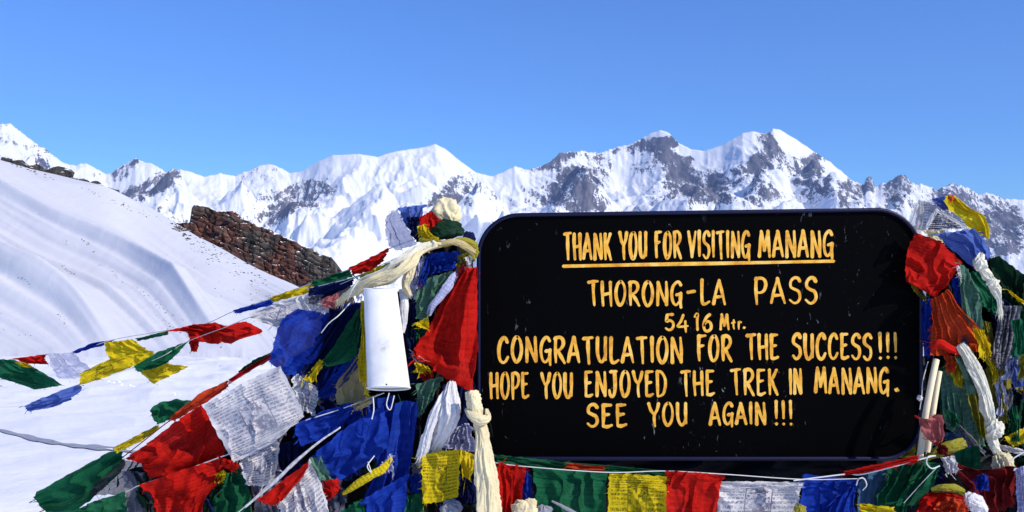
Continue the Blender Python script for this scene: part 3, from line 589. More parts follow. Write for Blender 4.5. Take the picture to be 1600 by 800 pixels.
def bundle(name, pts, color, parent=None, pleats=7, depth=.3, twist=.6, n=72, m_=90, ink=0, gauze=0, ragged=True, flat=.75, trans=.15):
    """gathered cloth along a line. pts: (px, py, distance, half width in px)"""
    _seed[0] += 1; sd_ = _seed[0]
    q = catrom(pts, m_); p3 = np.array([P(a, b, d_) for a, b, d_, _ in q]); R0 = np.abs(q[:, 3])*q[:, 2]/F
    ph = np.linspace(0, 2*math.pi, n, endpoint=False)[None, :]; s_ = np.linspace(0, 1, m_)[:, None]
    wv = pleats*ph+twist*s_*12+1.8*fbm(np.cos(ph)*1.2+s_*3, np.sin(ph)*1.2+s_*2, 3, sd_)
    pr = 1-np.abs(np.sin(wv/2))**.7
    pr2 = 1-np.abs(np.sin(wv*1.31+1.5*fbm(np.cos(ph)*2, s_*2.5+np.sin(ph), 2, sd_+2)))**.8; pr = .68*pr+.32*pr2
    RR = R0[:, None]*(1-depth*.6+depth*pr+.16*fbm(np.cos(ph)*1.2+3, s_*3.2+np.sin(ph)*1.2, 2, sd_+5)+.05*fbm(np.cos(ph)*3, s_*9+np.sin(ph)*3, 2, sd_+8))
    V, Fc = tube(p3, 0, n, rfun=RR); V3 = V.reshape(m_, n, 3); c_ = p3[:, None, :]
    V3 = c_+(V3-c_)*np.array([1, flat, 1])
    uv = np.stack([ph/(2*math.pi)+0*s_, s_+0*ph], -1).reshape(-1, 2)
    capA = len(V3.reshape(-1, 3)); V = np.vstack([V3.reshape(-1, 3), p3[0], p3[-1]])
    uv = np.vstack([uv, [0, 0], [0, 1]])
    j = np.arange(n); k = (j+1) % n
    Fc = np.vstack([Fc, np.stack([k, j, j*0+capA, j*0+capA], -1), np.stack([(m_-1)*n+j, (m_-1)*n+k, j*0+capA+1, j*0+capA+1], -1)])
    Fc = [tuple(dict.fromkeys(f_)) for f_ in Fc.tolist()]
    if n >= 90:                                       # loose fringe at the lower end and a few pulled threads along the length
        rs = np.random.RandomState(sd_); tv, b0 = [], len(V); ax = p3[-1]-p3[-6]; ax = ax/np.linalg.norm(ax); rm = R0.max()
        for k in range(150):
            if k < 95: i = (m_-1-rs.randint(8))*n+rs.randint(n); dr_ = ax*.9+rs.normal(size=3)*.22; L_ = rm*rs.uniform(.3, 1.3)
            else: i = rs.randint(m_)*n+rs.randint(n); dr_ = rs.normal(size=3)*.7+np.array([0, -.2, -.5]); L_ = rm*rs.uniform(.15, .5)
            p0 = V3.reshape(-1, 3)[i]; q1 = p0+dr_*L_*.5; q2 = p0+dr_*L_+np.array([0, 0, -.35*L_])+rs.normal(size=3)*L_*.15; sv = np.array([.0007, 0, 0])
            m0 = b0+len(tv); tv += [p0-sv, p0+sv, q1+sv, q1-sv, q2]; Fc += [(m0, m0+1, m0+2, m0+3), (m0+3, m0+2, m0+4)]
        V = np.vstack([V, tv]); uv = np.vstack([uv, np.zeros((len(tv), 2))])
    return mesh_obj(name, V, Fc, cloth(color, ink, gauze, trans), parent, uv=uv)
def wad(name, c, rad, color, parent=None, pleats=9, flat=.7, rx=1., rz=1., pole=(0, -.3, 1), ink=0):
    """a crumpled ball of cloth whose folds run to one pole. c: (px, py, distance), rad in px"""
    _seed[0] += 1; sd_ = _seed[0]; n, m_ = 80, 60
    ph = np.linspace(0, 2*math.pi, n, endpoint=False)[None, :]; th_ = np.linspace(.03, math.pi-.03, m_)[:, None]
    w_ = pleats*ph+1.6*fbm(th_*1.2+np.cos(ph), np.sin(ph)*1.3, 3, sd_)+1.1*th_
    pr = 1-np.abs(np.sin(w_/2))**.6
    rr_ = 1+.20*pr*np.sin(th_)**.5+.25*fbm(np.cos(ph)*1.3*np.sin(th_)+5, np.sin(ph)*1.3+np.cos(th_)*1.5, 3, sd_+3)-.08
    D0 = np.stack([np.cos(ph)*np.sin(th_), np.sin(ph)*np.sin(th_), np.cos(th_)+0*ph], -1)*rr_[..., None]
    z = np.array(pole, float); z /= np.linalg.norm(z); x_ = np.cross((0, 1, .1), z); x_ /= np.linalg.norm(x_); y_ = np.cross(z, x_)
    D0 = D0[..., :1]*x_+D0[..., 1:2]*y_+D0[..., 2:]*z
    V = (np.array(P(*c))+D0*np.array([rx, flat, rz])*rad*c[2]/F).reshape(-1, 3)
    uv = np.stack([ph/(2*math.pi)+0*th_, th_/math.pi+0*ph], -1).reshape(-1, 2)
    return mesh_obj(name, V, grid_faces(m_, n, True), cloth(color, ink, 0, .12), parent, uv=uv)
M_cord = plain('white_cotton_cord', (.62, .62, .60), .8, .1, .2, sc=60)
M_cordred = plain('red_cord', (.45, .02, .02), .8, .1, .2, sc=60); M_corddark = plain('dark_green_cord', (.01, .05, .03), .8, .1, .3, sc=60)
CATF, CATG = 'prayer flag', 'flag garland'
def garland(label, cordpts, flags, cord=M_cord, rad=1.0, group='strings of prayer flags'):
    c0 = cordpts[len(cordpts)//2]; root = empty('prayer_flag_garland', P(*c0)); tag(root, label, CATG, group)
    rope('cord', cordpts, rad, cord, root, 6)
    for fl in flags:
        rows, color, kw = fl[0], fl[1], dict(fl[2]) if len(fl) > 2 else {}
        lb = kw.pop('label', None); o = sheet('flag', rows, color, root, **kw)
        if lb: tag(o, lb)
    return root
def loose(label, rows, color, **kw): return tag(sheet('prayer_flag', rows, color, **kw), label, CATF, 'loose prayer flags')
# ================================================================ flags on the left, farthest first
garland('upper string of flags stretching left over the snow to a torn red flag', [(-60,560,4.6),(22,562,4.5),(75,553,4.4),(115,551,4.35),(176,531,4.25),(262,516,4.1),(320,506,4.0),(366,486,3.7),(425,466,3.3),(485,443,3.05),(550,419,2.85),(607,389,2.75),(660,370,2.7)], [
 ([[(-30,560),(22,562)],[(-10,585),(60,578)],[(54,609),(98,602)]], 'green', dict(d=4.5, fold=(2,.03), label='green flag at the far left end')),
 ([[(20,560),(75,553)],[(38,567),(70,559)],[(62,569),(77,569)]], 'red', dict(d=4.42, fold=(3,.02))),
 ([[(22,566),(40,566)],[(34,573),(54,575)]], 'yellow', dict(d=4.46, fold=(2,.01))),
 ([[(75,554),(115,550)],[(82,575),(135,572)],[(92,592),(150,590)]], 'lilac', dict(d=4.38, fold=(2,.03), ink=.5, gauze=.45, trans=.5)),
 ([[(113,550),(145,535),(177,531)],[(118,552),(148,543),(172,538)]], 'blue', dict(d=4.3, fold=(2,.02))),
 ([[(163,535),(207,530)],[(166,550),(228,545)],[(172,562),(243,553)]], 'yellow', dict(d=4.2, fold=(3,.02), ink=.3)),
 ([[(212,529),(264,516)],[(216,533),(262,523)]], 'green', dict(d=4.1, fold=(2,.01))),
 ([[(258,518),(300,507),(335,504)],[(290,519),(330,520),(366,514)],[(300,532),(340,538),(382,516)]], 'red', dict(d=4.0, fold=(3,.035), label='torn red flag flying out to the right')),
 ([[(330,506),(352,509),(384,502)],[(340,520),(365,524),(409,518)],[(345,534),(360,538),(372,530)]], 'red', dict(d=3.98, fold=(2,.02))),
 ([[(296,516),(330,520)],[(296,532),(312,534)],[(298,549),(306,550)]], 'red', dict(d=4.02, fold=(2,.02))),
 ([[(290,512),(310,514)],[(300,522),(312,525)]], 'green', dict(d=4.05, fold=(2,.01))),
 ([[(363,485),(423,467)],[(370,490),(428,476)]], 'blue', dict(d=3.5, fold=(2,.02))),
 ([[(421,465),(485,443)],[(426,472),(481,459)]], 'yellow', dict(d=3.15, fold=(2,.02), ink=.2)),
 ([[(485,441),(546,420)],[(492,449),(551,432)]], 'green', dict(d=2.9, fold=(2,.015))),
 ([[(546,418),(580,402),(607,387)],[(550,430),(580,424),(600,407)]], 'red', dict(d=2.75, fold=(2,.02), label='bright red flag beside the cream scarf'))], rad=.9)
garland('lower string at the left with a blue flag trailing low over the snow', [(-60,636,3.9),(38,634,3.9),(80,618,3.9),(125,600,3.9),(210,574,3.85),(255,556,3.8),(292,534,3.8),(350,512,3.5),(400,492,3.2),(470,470,2.9),(560,432,2.75)], [
 ([[(38,634),(84,614),(124,600)],[(42,640),(88,626),(127,609)],[(46,643),(82,637),(108,626)]], 'paleblue', dict(d=3.9, fold=(1.5,.02), label='blue flag lowest on the string')),
 ([[(126,583),(160,566),(194,552)],[(125,602),(165,590),(206,573)]], 'yellow', dict(d=3.88, fold=(2,.012), ink=.9, prows=9, label='yellow flag with a band of print')),
 ([[(192,552),(240,548)],[(204,573),(236,566)]], 'yellow', dict(d=3.9, fold=(2,.012), ink=.4)),
 ([[(210,572),(248,549),(293,534)],[(212,576),(250,568),(274,556)],[(214,581),(240,576),(262,566)]], 'green', dict(d=3.82, fold=(2,.02))),
 ([[(213,577),(252,566)],[(226,588),(275,570)],[(240,600),(296,573)]], 'yellow', dict(d=3.9, fold=(3,.02), ink=.25)),
 ([[(392,489),(462,464)],[(393,497),(470,478)],[(408,503),(474,496)],[(431,511),(452,506)]], 'white', dict(d=3.0, fold=(3,.015), ink=.8, label='white printed flag fluttering above the blue one')),
 ([[(462,465),(500,452)],[(472,484),(508,470)],[(486,500),(512,486)]], 'white', dict(d=2.9, fold=(3,.02), ink=.1))], rad=.7)
garland('short string of dark blue and printed yellow flags below the bright red one', [(478,452,2.85),(553,433,2.78),(600,412,2.72),(640,394,2.68)], [
 ([[(482,450),(518,443),(554,433)],[(480,462),(518,457),(548,445)],[(482,474),(500,474),(514,462)]], 'navy', dict(d=2.8, fold=(2,.02), trans=.45)),
 ([[(482,462),(505,460)],[(482,474),(499,478)]], 'grey', dict(d=2.78, fold=(2,.02), gauze=.3)),
 ([[(561,431),(596,415),(630,400)],[(566,436),(600,425),(626,408)],[(574,441),(604,430),(620,418)]], 'yellow', dict(d=2.72, fold=(3,.012), ink=.9, prows=8)),
 ([[(510,466),(528,458)],[(512,484),(524,480)]], 'red', dict(d=2.78, fold=(2,.01)))], rad=.7)
# ---- crown of the left bunch
loose('white gauzy printed flag standing up at the top left of the left bunch', [[(604,339),(612,330),(622,326)],[(602,360),(618,355),(636,352)],[(606,382),(622,392),(653,380)]], 'lilac', d=2.62, fold=(2,.02), ink=.35, gauze=.3, trans=.5, prows=10)
loose('blue flag sticking up beside the cream wad at the top of the left bunch', [[(621,325),(640,322),(664,320)],[(630,342),(645,342),(660,345)],[(642,360),(650,362),(658,350)]], 'paleblue', d=2.6, fold=(3,.02))
loose('dark blue fold tucked under the upright blue flag', [[(634,340),(662,338)],[(642,358),(664,360)],[(650,378),(676,374)]], 'navy', d=2.58, fold=(3,.025))
tag(wad('cloth_wad', (696,334,2.6), 25, 'cream', pleats=11, pole=(.55,-.5,-.7), rz=.95), 'pale cream scarf balled up on top of the left bunch', 'scarf')
tag(wad('cloth_wad', (694,360,2.54), 27, 'darkgreen', pleats=7, rz=.58, rx=1.15, pole=(.8,-.3,.4)), 'dark green flag knotted round the top of the left bunch', 'prayer flag')
loose('small red flag tips poking up out of the green knot', [[(655,338),(663,336),(672,329),(678,332),(684,340)],[(655,352),(666,350),(676,348),(686,350)],[(656,362),(668,362),(680,360)]], 'red', d=2.515, fold=(3,.012))
loose('yellow fold at the left side of the dark green knot', [[(652,355),(664,350)],[(654,366),(672,362)],[(660,371),(684,376)]], 'yellow', d=2.50, fold=(3,.015))
tag(bundle('cloth_roll', [(655,374,2.53,4),(690,381,2.52,5),(722,376,2.53,5),(742,384,2.56,7)], 'olive', pleats=5), 'olive yellow twisted cloth under the dark green knot', 'scarf')
tag(wad('cloth_wad', (733,392,2.58), 15, 'olive', pleats=8), 'olive crumpled end of cloth touching the top left corner of the sign', 'scarf')
tag(wad('cloth_wad', (733,372,2.62), 10, 'navy', pleats=6), 'small navy crumple above the top left corner of the sign', 'scarf')
tag(bundle('cloth_roll', [(690,381,2.5,4),(706,378,2.5,5),(724,383,2.51,6),(740,394,2.54,5)], 'tan', pleats=5, twist=1.), 'grey twisted strip crossing the olive cloth by the sign corner', 'scarf')
# ---- thick cream scarf over the tube
tag(bundle('cream_scarf', [(690,382,2.52,4),(672,385,2.5,7),(652,396,2.48,8),(640,410,2.46,11),(622,424,2.45,9),(604,434,2.46,12),(582,440,2.46,9),(562,450,2.48,10),(545,460,2.5,7),(532,469,2.52,4)], 'cream', pleats=5, depth=.6, twist=1.4, n=110, m_=150), 'long twisted cream scarf running from the knot down over the white tube', 'scarf')
tag(bundle('cream_scarf', [(680,379,2.5,4),(656,387,2.48,6),(634,403,2.46,7),(616,412,2.46,6),(600,424,2.47,5),(578,432,2.48,4),(560,440,2.5,3)], 'ivory', pleats=4, depth=.6, twist=1.6, n=96), 'thin ivory cloth strand twisted along the top of the cream scarf', 'scarf')
tag(bundle('cream_scarf', [(640,400,2.5,9),(640,425,2.49,9),(634,446,2.5,7),(640,462,2.52,4)], 'cream', pleats=5, depth=.45), 'short cream tail dropping behind the right side of the white tube', 'scarf')
loose('red and white scrap showing under the left end of the cream scarf', [[(505,466),(530,458)],[(502,478),(528,484)]], 'pink', d=2.56, fold=(2,.01))
loose('white scrap hanging under the left end of the cream scarf', [[(496,474),(512,470)],[(494,484),(514,488)]], 'white', d=2.58, fold=(2,.01))
# ---- white tube
m = NT('white_painted_metal'); g = m.n('ShaderNodeTexCoord').outputs['Object']; f = m.noise(g, 11, 7, .68); m.l(m.ramp(f, [(.28, (.42, .40, .36)), (.38, (.70, .69, .67)), (.55, (.82, .81, .79))]), m.p.inputs['Base Color']); m.p.inputs['Roughness'].default_value = .4
tb = []; n_ = 40; m_ = 24; c0 = [(568,455),(620,446)]; c1 = [(574,606),(641,606)]
for s_, dr_ in ((1.0, 0), (.93, .0)):
    for i in range(m_):
        k = i/(m_-1); L_ = np.array(c0[0])*(1-k)+np.array(c1[0])*k; R_ = np.array(c0[1])*(1-k)+np.array(c1[1])*k
        cx_, hw = (L_[0]+R_[0])/2, (R_[0]-L_[0])/2; yy = (L_[1]+R_[1])/2
        for j in range(n_):
            a = 2*math.pi*j/n_; hw_ = hw*(1+.011*float(perlin(i/5., math.cos(a)*1.4+math.sin(a)*.9, 300))); q = P(cx_+math.cos(a)*hw_*s_, yy+(-3.5*math.sin(a) if i == m_-1 else 0)*1, 2.44); tb.append((q[0], 2.44-math.sin(a)*hw*s_*.55*2.44/F, q[2]))
F1 = grid_faces(m_, n_, True); F2 = F1[:, ::-1]+m_*n_; j = np.arange(n_); k = (j+1) % n_; b_ = (m_-1)*n_
F3 = np.stack([b_+j, b_+k, b_+m_*n_+k, b_+m_*n_+j], -1)
tr_ = empty('white_tube', P(605,610,2.44)); tag(tr_, 'white round metal tube hanging upright in the middle of the left bunch', 'tube')
mesh_obj('tube_wall', tb, np.vstack([F1, F2, F3]), m.m, tr_)
V, Fc = tube(np.array([P(607+math.cos(a)*33.6, 606-3.5*math.sin(a), 2.44-math.sin(a)*33.5*.55*2.44/F) for a in np.linspace(0, 2*math.pi, 40, endpoint=False)]), .0026, 8, True); mesh_obj('end_ring', V, Fc, m.m, tr_)
q = P(604,601,2.44-.033); V, Fc = tube(np.array([(q[0], q[1]-.001, q[2]), (q[0], q[1]+.004, q[2])]), .0024, 10); V = np.vstack([V, [(q[0], q[1]-.0012, q[2])]]); Fc = [tuple(f_) for f_ in Fc.tolist()]+[(i, (i+1) % 10, 20) for i in range(10)]
mesh_obj('hole_disc', V, Fc, M_steel, tr_)  # dark disc set in for the shade of the small hole
# ---- hanging blue and green flags left of the tube
loose('large bright blue flag billowing left of the white tube', [[(466,482),(500,488),(520,494)],[(440,500),(475,520),(505,535)],[(428,535),(460,552),(488,565)],[(421,566),(445,585),(470,588)]], 'blue', d=2.58, fold=(2,.02), skew=.4, bil=.04, trans=.4, gauze=.03, nu=70, nv=70)
loose('dark blue flag hanging from the cream scarf left of the white tube', [[(512,482),(540,476),(566,472)],[(500,520),(530,525),(560,520)],[(482,560),(510,575),(545,560)],[(468,590),(492,620),(520,600)]], 'blue', d=2.62, fold=(4,.045), skew=.3, bil=.03, nu=80, nv=70)
loose('navy flag in the shade between the blue flags', [[(520,480),(562,474)],[(496,530),(540,540)],[(470,580),(500,610)]], 'navy', d=2.57, fold=(3,.04), skew=.4)
loose('green flag hanging as a point beside the dark blue flag', [[(560,482),(569,486)],[(535,520),(562,530)],[(508,556),(552,562)],[(500,566),(512,573)]], 'green', d=2.53, fold=(3,.018), ink=.3, prows=12)
loose('yellow edge of a flag showing below the green point', [[(500,562),(508,566)],[(484,582),(494,588)],[(473,592),(488,598)]], 'yellow', d=2.54, fold=(2,.008), ink=.3)
loose('deep blue strip hanging below the green point', [[(546,556),(562,548),(570,520)],[(528,580),(548,580),(566,562)],[(500,604),(520,610),(545,590)],[(494,620),(505,622),(520,616)]], 'blue', d=2.56, fold=(3,.025), skew=.3)
loose('tan sunlit cloth behind the left edge of the white tube', [[(566,545),(573,548)],[(545,575),(574,580)],[(528,600),(574,610)],[(526,632),(574,628)]], 'tan', d=2.55, fold=(4,.014), trans=.5)
loose('narrow yellow strip along the left edge of the white tube', [[(563,470),(569,470)],[(565,520),(572,520)],[(560,560),(575,560)],[(562,596),(575,596)]], 'yellow', d=2.5, fold=(2,.006))
rope_ = tag(rope('cord', [(548,472,2.5),(530,492,2.46),(514,505,2.46),(502,520,2.47)], .8, M_cord), 'thin white cord end hanging in front of the blue flags', 'cord')
tag(rope('cord', [(560,438,2.44),(552,450,2.43),(546,462,2.44),(543,470,2.46)], .8, M_cord), 'white thread tied round the left end of the cream scarf', 'cord')
# ---- right of the tube
loose('blue crumpled flag below the knot at the top of the left bunch', [[(664,398),(690,394),(718,393)],[(660,412),(690,410),(714,408)],[(662,432),(690,424),(708,420)]], 'blue', d=2.56, fold=(4,.03), bil=.03)
loose('white and navy twisted cloth just right of the white tube', [[(640,412),(668,400)],[(640,440),(662,432)],[(646,470),(660,462)]], 'white', d=2.58, fold=(4,.03), ink=.5)
loose('red scrap right of the cream tail', [[(650,436),(662,428)],[(648,450),(658,446)]], 'red', d=2.55, fold=(2,.01))
tag(bundle('cloth_strip', [(630,452,2.53,6),(632,490,2.52,6),(628,520,2.52,4)], 'white', pleats=4), 'thin white strip hanging at the upper right edge of the white tube', 'scarf')
loose('pale green printed flag hanging right of the white tube', [[(660,437),(684,430),(708,422)],[(652,466),(676,462),(700,446)],[(648,498),(664,500),(682,478)]], 'palegreen', d=2.55, fold=(3,.02), ink=.8, prows=20, skew=.2)
loose('dark green flag behind the pale green printed one', [[(640,462),(656,470)],[(642,500),(668,505)],[(646,530),(664,528)]], 'green', d=2.6, fold=(3,.03))
loose('navy cloth hanging along the right edge of the white tube', [[(634,460),(650,460)],[(634,510),(648,520)],[(640,560),(652,556)],[(642,600),(660,590)]], 'navy', d=2.60, fold=(3,.03))
tag(bundle('cloth_strip', [(712,428,2.54,6),(700,446,2.52,7),(688,462,2.52,7),(676,478,2.52,5),(670,492,2.53,4)], 'lilac', pleats=4, ink=.6), 'twisted lilac strip between the pale green and the big red flag', 'scarf')
tag(bundle('cloth_strip', [(722,416,2.55,5),(708,434,2.54,6),(698,448,2.54,5)], 'pink', pleats=4), 'faded pink strip beside the twisted lilac one', 'scarf')
loose('small yellow triangle of cloth at the left edge of the big red flag', [[(668,495),(670,504)],[(656,502),(669,514)],[(646,506),(660,513)]], 'yellow', d=2.49, fold=(2,.006))
loose('big red flag hanging against the left edge of the sign', [[(722,412),(735,420),(746,416)],[(700,448),(722,450),(746,450)],[(682,490),(715,500),(745,500)],[(655,535),(700,548),(745,550)],[(644,553),(695,590),(738,614)]], 'red', d=2.54, fold=(2.5,.03), skew=.35, bil=.035, ink=.0, nu=90, nv=90, trans=.4)
loose('orange red frayed rag at the lower tip of the big red flag', [[(646,548),(662,556)],[(646,566),(664,576)]], 'pink', d=2.56, fold=(2,.01))
loose('green printed flag below the tip of the big red flag', [[(655,600),(672,592),(692,588)],[(652,620),(668,618),(680,612)],[(649,654),(660,646),(668,634)]], 'palegreen', d=2.54, fold=(3,.02), ink=.7)
tag(bundle('white_tassel', [(706,598,2.5,7),(704,625,2.47,15),(702,650,2.46,17),(690,680,2.48,13),(678,700,2.5,9)], 'white', pleats=9, depth=.5, trans=.2, n=110), 'plump white tassel of frayed cloth below the big red flag', 'scarf')
tag(bundle('white_tassel', [(698,612,2.49,6),(684,640,2.46,9),(672,668,2.46,8),(664,695,2.47,9),(658,713,2.48,7)], 'white', pleats=7, depth=.5, n=90), 'thinner white tassel hanging left of the plump one', 'scarf')
loose('dark blue cloth behind the white tassels', [[(700,600),(740,600)],[(690,640),(736,650)],[(660,690),(735,700)]], 'navy', d=2.62, fold=(4,.04))
loose('white and blue printed cloth between the tassels and the tied cream scarf', [[(714,668),(732,660)],[(696,688),(738,684)],[(690,700),(742,706)]], 'lilac', d=2.56, fold=(5,.02), ink=.9)
# ---- tied cream scarf in front of the sign's left edge
cs = empty('tied_cream_scarf', P(746,655,2.42)); tag(cs, 'cream scarf tied in a knot before the lower left corner of the sign', 'scarf')
bundle('upper_end', [(738,612,2.42,11),(740,628,2.41,12),(744,646,2.41,10),(748,660,2.41,8)], 'cream', cs, pleats=4, depth=.35, twist=.1)
bundle('knot', [(729,640,2.42,4),(738,650,2.395,8),(752,656,2.39,10),(762,652,2.41,6),(760,640,2.43,3)], 'cream', cs, pleats=3, depth=.3, twist=.3, flat=.9)
bundle('tail', [(748,658,2.41,9),(752,680,2.41,11),(754,710,2.41,15),(758,745,2.41,18),(761,780,2.41,19),(763,830,2.41,20),(764,870,2.41,20)], 'cream', cs, pleats=5, depth=.5, twist=.04, n=110, m_=120)
# ---- yellow printed flag right of the tassels
loose('yellow flag covered in print right below the white tassels', [[(660,710),(690,705),(718,702)],[(658,740),(690,742),(718,738)],[(659,787),(690,784),(716,776)]], 'yellow', d=2.47, fold=(2,.012), ink=1.0, prows=15)
loose('yellow flag edge between the printed yellow flag and the cream scarf', [[(718,702),(746,712)],[(720,724),(740,732)],[(722,744),(734,750)]], 'yellow', d=2.49, fold=(2,.01), ink=.4)
loose('green corner below the printed yellow flag', [[(634,774),(660,770)],[(632,800),(664,800)],[(636,840),(668,840)]], 'green', d=2.50, fold=(2,.02))
tag(wad('cloth_wad', (705,796,2.47), 17, 'grey', pleats=8), 'grey and yellow crumpled cloth at the bottom under the yellow printed flag', 'scarf')
loose('striped grey printed scrap beside the right blue flag', [[(643,724),(660,722)],[(644,744),(660,740)]], 'grey', d=2.53, fold=(2,.01), ink=.9)
# ---- lower left
garland('long string of flags rising from the bottom left corner to the bright blue flag', [(50,806,2.9),(110,775,2.88),(195,712,2.8),(267,656,2.7),(315,628,2.66),(357,600,2.64),(425,557,2.6),(455,535,2.6)], [
 ([[(52,773),(115,736),(176,704),(192,706)],[(58,784),(120,762),(190,716)],[(64,793),(100,792),(150,760),(196,722)],[(80,806),(115,800),(150,775),(190,735)]], 'green', dict(d=2.8, fold=(1.5,.03), skew=.8, ink=.35, trans=.5, label='long green flag at the bottom left corner')),
 ([[(177,699),(212,681),(247,664)],[(183,708),(216,692),(249,671)]], 'yellow', dict(d=2.76, fold=(2,.008), ink=1.0, prows=6)),
 ([[(234,641),(250,628),(275,624),(302,626)],[(238,652),(262,644),(290,640)],[(245,664),(256,660),(268,653)]], 'green', dict(d=2.74, fold=(2,.02), ink=.2)),
 ([[(267,651),(315,613),(357,594)],[(268,655),(318,624),(356,601)],[(270,659),(320,630),(354,607)]], 'orange', dict(d=2.70, fold=(2,.015), label='red flag rolled tight round the cord')),
 ([[(357,593),(400,566),(440,545)],[(360,597),(404,572),(440,553)]], 'red', dict(d=2.65, fold=(2,.01))),
 ([[(372,580),(400,560),(436,545)],[(376,584),(402,567),(430,556)]], 'green', dict(d=2.68, fold=(2,.01))),
 ([[(195,717),(235,690),(280,655),(315,632)],[(215,722),(255,705),(300,680),(335,655)],[(224,728),(260,725),(310,710),(344,680)],[(234,747),(280,740),(320,725),(352,712)]], 'red', dict(d=2.66, fold=(3,.03), skew=.5, bil=.04, nu=90, nv=70, trans=.45, label='large glowing red flag in the lower left')),
 ([[(318,633),(380,598),(437,571)],[(330,660),(395,628),(455,605)],[(352,700),(420,668),(474,645)],[(364,724),(430,690),(470,655)]], 'white', dict(d=2.56, fold=(2,.012), bil=.02, ink=.75, prows=22, nu=90, nv=80, fray=.4, trans=.35, label='big white flag printed with fine lines of script')),
 ([[(192,719),(224,722)],[(160,748),(234,745)],[(134,772),(240,775)]], 'ink', dict(d=2.74, fold=(3,.03), gauze=.3)),
 ([[(190,735),(236,740)],[(196,770),(238,775)],[(198,806),(240,806)]], 'grey', dict(d=2.70, fold=(3,.02), gauze=.2, ink=.2))], cord=M_cordred, rad=.9)
garland('string of red and green flags along the bottom left edge of the picture', [(60,830,2.8),(110,804,2.75),(196,769,2.68),(219,758,2.66),(290,734,2.62),(345,714,2.58),(400,694,2.55),(461,663,2.52),(530,640,2.5),(600,614,2.5)], [
 ([[(108,800),(150,782),(196,768)],[(110,812),(152,804),(197,796)],[(112,840),(155,840),(200,840)]], 'green', dict(d=2.68, fold=(2,.02), ink=.2)),
 ([[(217,758),(280,736),(341,716)],[(235,775),(285,768),(345,745)],[(245,800),(285,800),(320,780)],[(250,850),(285,850),(310,830)]], 'red', dict(d=2.60, fold=(3,.025), bil=.03, trans=.45, nu=70, nv=60)),
 ([[(376,716),(405,700),(434,680)],[(380,738),(408,730),(432,715)],[(384,758),(410,760),(428,752)]], 'white', dict(d=2.60, fold=(4,.02), ink=1.0, prows=14)),
 ([[(461,663),(505,642),(552,628)],[(464,680),(508,664),(545,648)],[(470,697),(505,685),(533,668)]], 'blue', dict(d=2.52, fold=(3,.02), skew=.3)),
 ([[(552,630),(590,616)],[(550,644),(575,635)]], 'tan', dict(d=2.5, fold=(2,.01)))], rad=.8)
loose('green flag folded to points under the big white printed flag', [[(350,744),(372,728)],[(330,770),(385,760)],[(300,800),(396,796)],[(290,850),(400,850)]], 'green', d=2.64, fold=(3,.04), nu=60)
loose('dark green drape beside the lower red flag', [[(335,745),(352,730)],[(318,775),(345,780)],[(300,820),(350,830)]], 'darkgreen', d=2.66, fold=(3,.04))
loose('small white printed flag between the big white and the blue flags', [[(455,596),(464,582),(480,596),(496,605)],[(462,615),(476,618),(495,628)],[(467,638),(480,644),(492,650)]], 'white', d=2.57, fold=(3,.015), ink=.9, prows=9)
loose('white printed flag showing below the small one', [[(455,650),(475,648)],[(440,680),(436,690)],[(428,715),(434,740)]], 'grey', d=2.64, fold=(3,.02), ink=.8)
garland('string with a lilac hem rising from the bottom edge to the blue flags', [(340,825,2.52),(380,794,2.5),(420,757,2.48),(460,723,2.46),(500,690,2.45),(532,667,2.45)], [
 ([[(402,781),(445,748),(484,719)],[(410,784),(448,766),(475,742)],[(424,790),(436,786),(446,776)]], 'red', dict(d=2.45, fold=(2,.012), label='red flag folded to a point')),
 ([[(430,786),(455,752),(484,718)],[(440,800),(470,775),(500,752)],[(450,850),(490,840),(516,800)]], 'white', dict(d=2.47, fold=(3,.015), ink=.9, prows=16)),
 ([[(486,714),(540,668),(600,632)],[(500,735),(550,702),(606,665)],[(530,752),(570,728),(608,697)]], 'blue', dict(d=2.50, fold=(3,.025), skew=.3, bil=.03, nu=80, nv=60, label='broad blue flag under the white tube')),
 ([[(484,716),(500,711)],[(490,735),(510,732)],[(497,752),(518,748)]], 'palegreen', dict(d=2.475, fold=(2,.008))),
 ([[(498,752),(528,748)],[(504,768),(530,764)],[(511,783),(522,776)]], 'red', dict(d=2.48, fold=(2,.012)))], rad=.8)
tag(bundle('hem_roll', [(382,793,2.47,1.5),(425,757,2.455,2.2),(460,723,2.45,2.8),(498,691,2.44,1.8),(532,668,2.44,1)], 'white', pleats=4, depth=.5, twist=1.2, ink=.6), 'rolled lilac hem of a printed flag along the string below the blue flags', 'prayer flag')
loose('right blue flag hanging from under the white tube to the bottom edge', [[(606,636),(630,626),(650,628)],[(598,690),(625,690),(646,690)],[(585,740),(610,745),(640,740)],[(560,800),(595,800),(630,800)],[(556,850),(595,850),(628,850)]], 'blue', d=2.54, fold=(3,.03), bil=.03, skew=.15, nu=80, nv=80)
loose('dark blue flag in the shade under the white tube', [[(540,646),(580,625),(616,618)],[(556,690),(590,680),(612,670)],[(600,720),(606,712),(612,706)]], 'blue', d=2.58, fold=(4,.035), skew=.3)
loose('blue flag corner at the bottom edge beside the green one', [[(566,782),(600,760),(638,740)],[(560,800),(600,795),(634,790)],[(556,850),(600,850),(630,850)]], 'blue', d=2.46, fold=(2,.02))
loose('green flag corner at the bottom edge left of the blue one', [[(532,800),(552,786),(570,778)],[(535,815),(555,810),(574,805)],[(540,850),(558,850),(578,850)]], 'green', d=2.455, fold=(2,.015))
tag(bundle('rolled_flag', [(536,772,2.47,2),(556,758,2.45,6),(578,744,2.44,7),(597,732,2.44,6),(612,716,2.45,3)], 'yellow', pleats=4, depth=.4, ink=.8), 'thin rolled flag with yellow print crossing the blue flags', 'prayer flag')
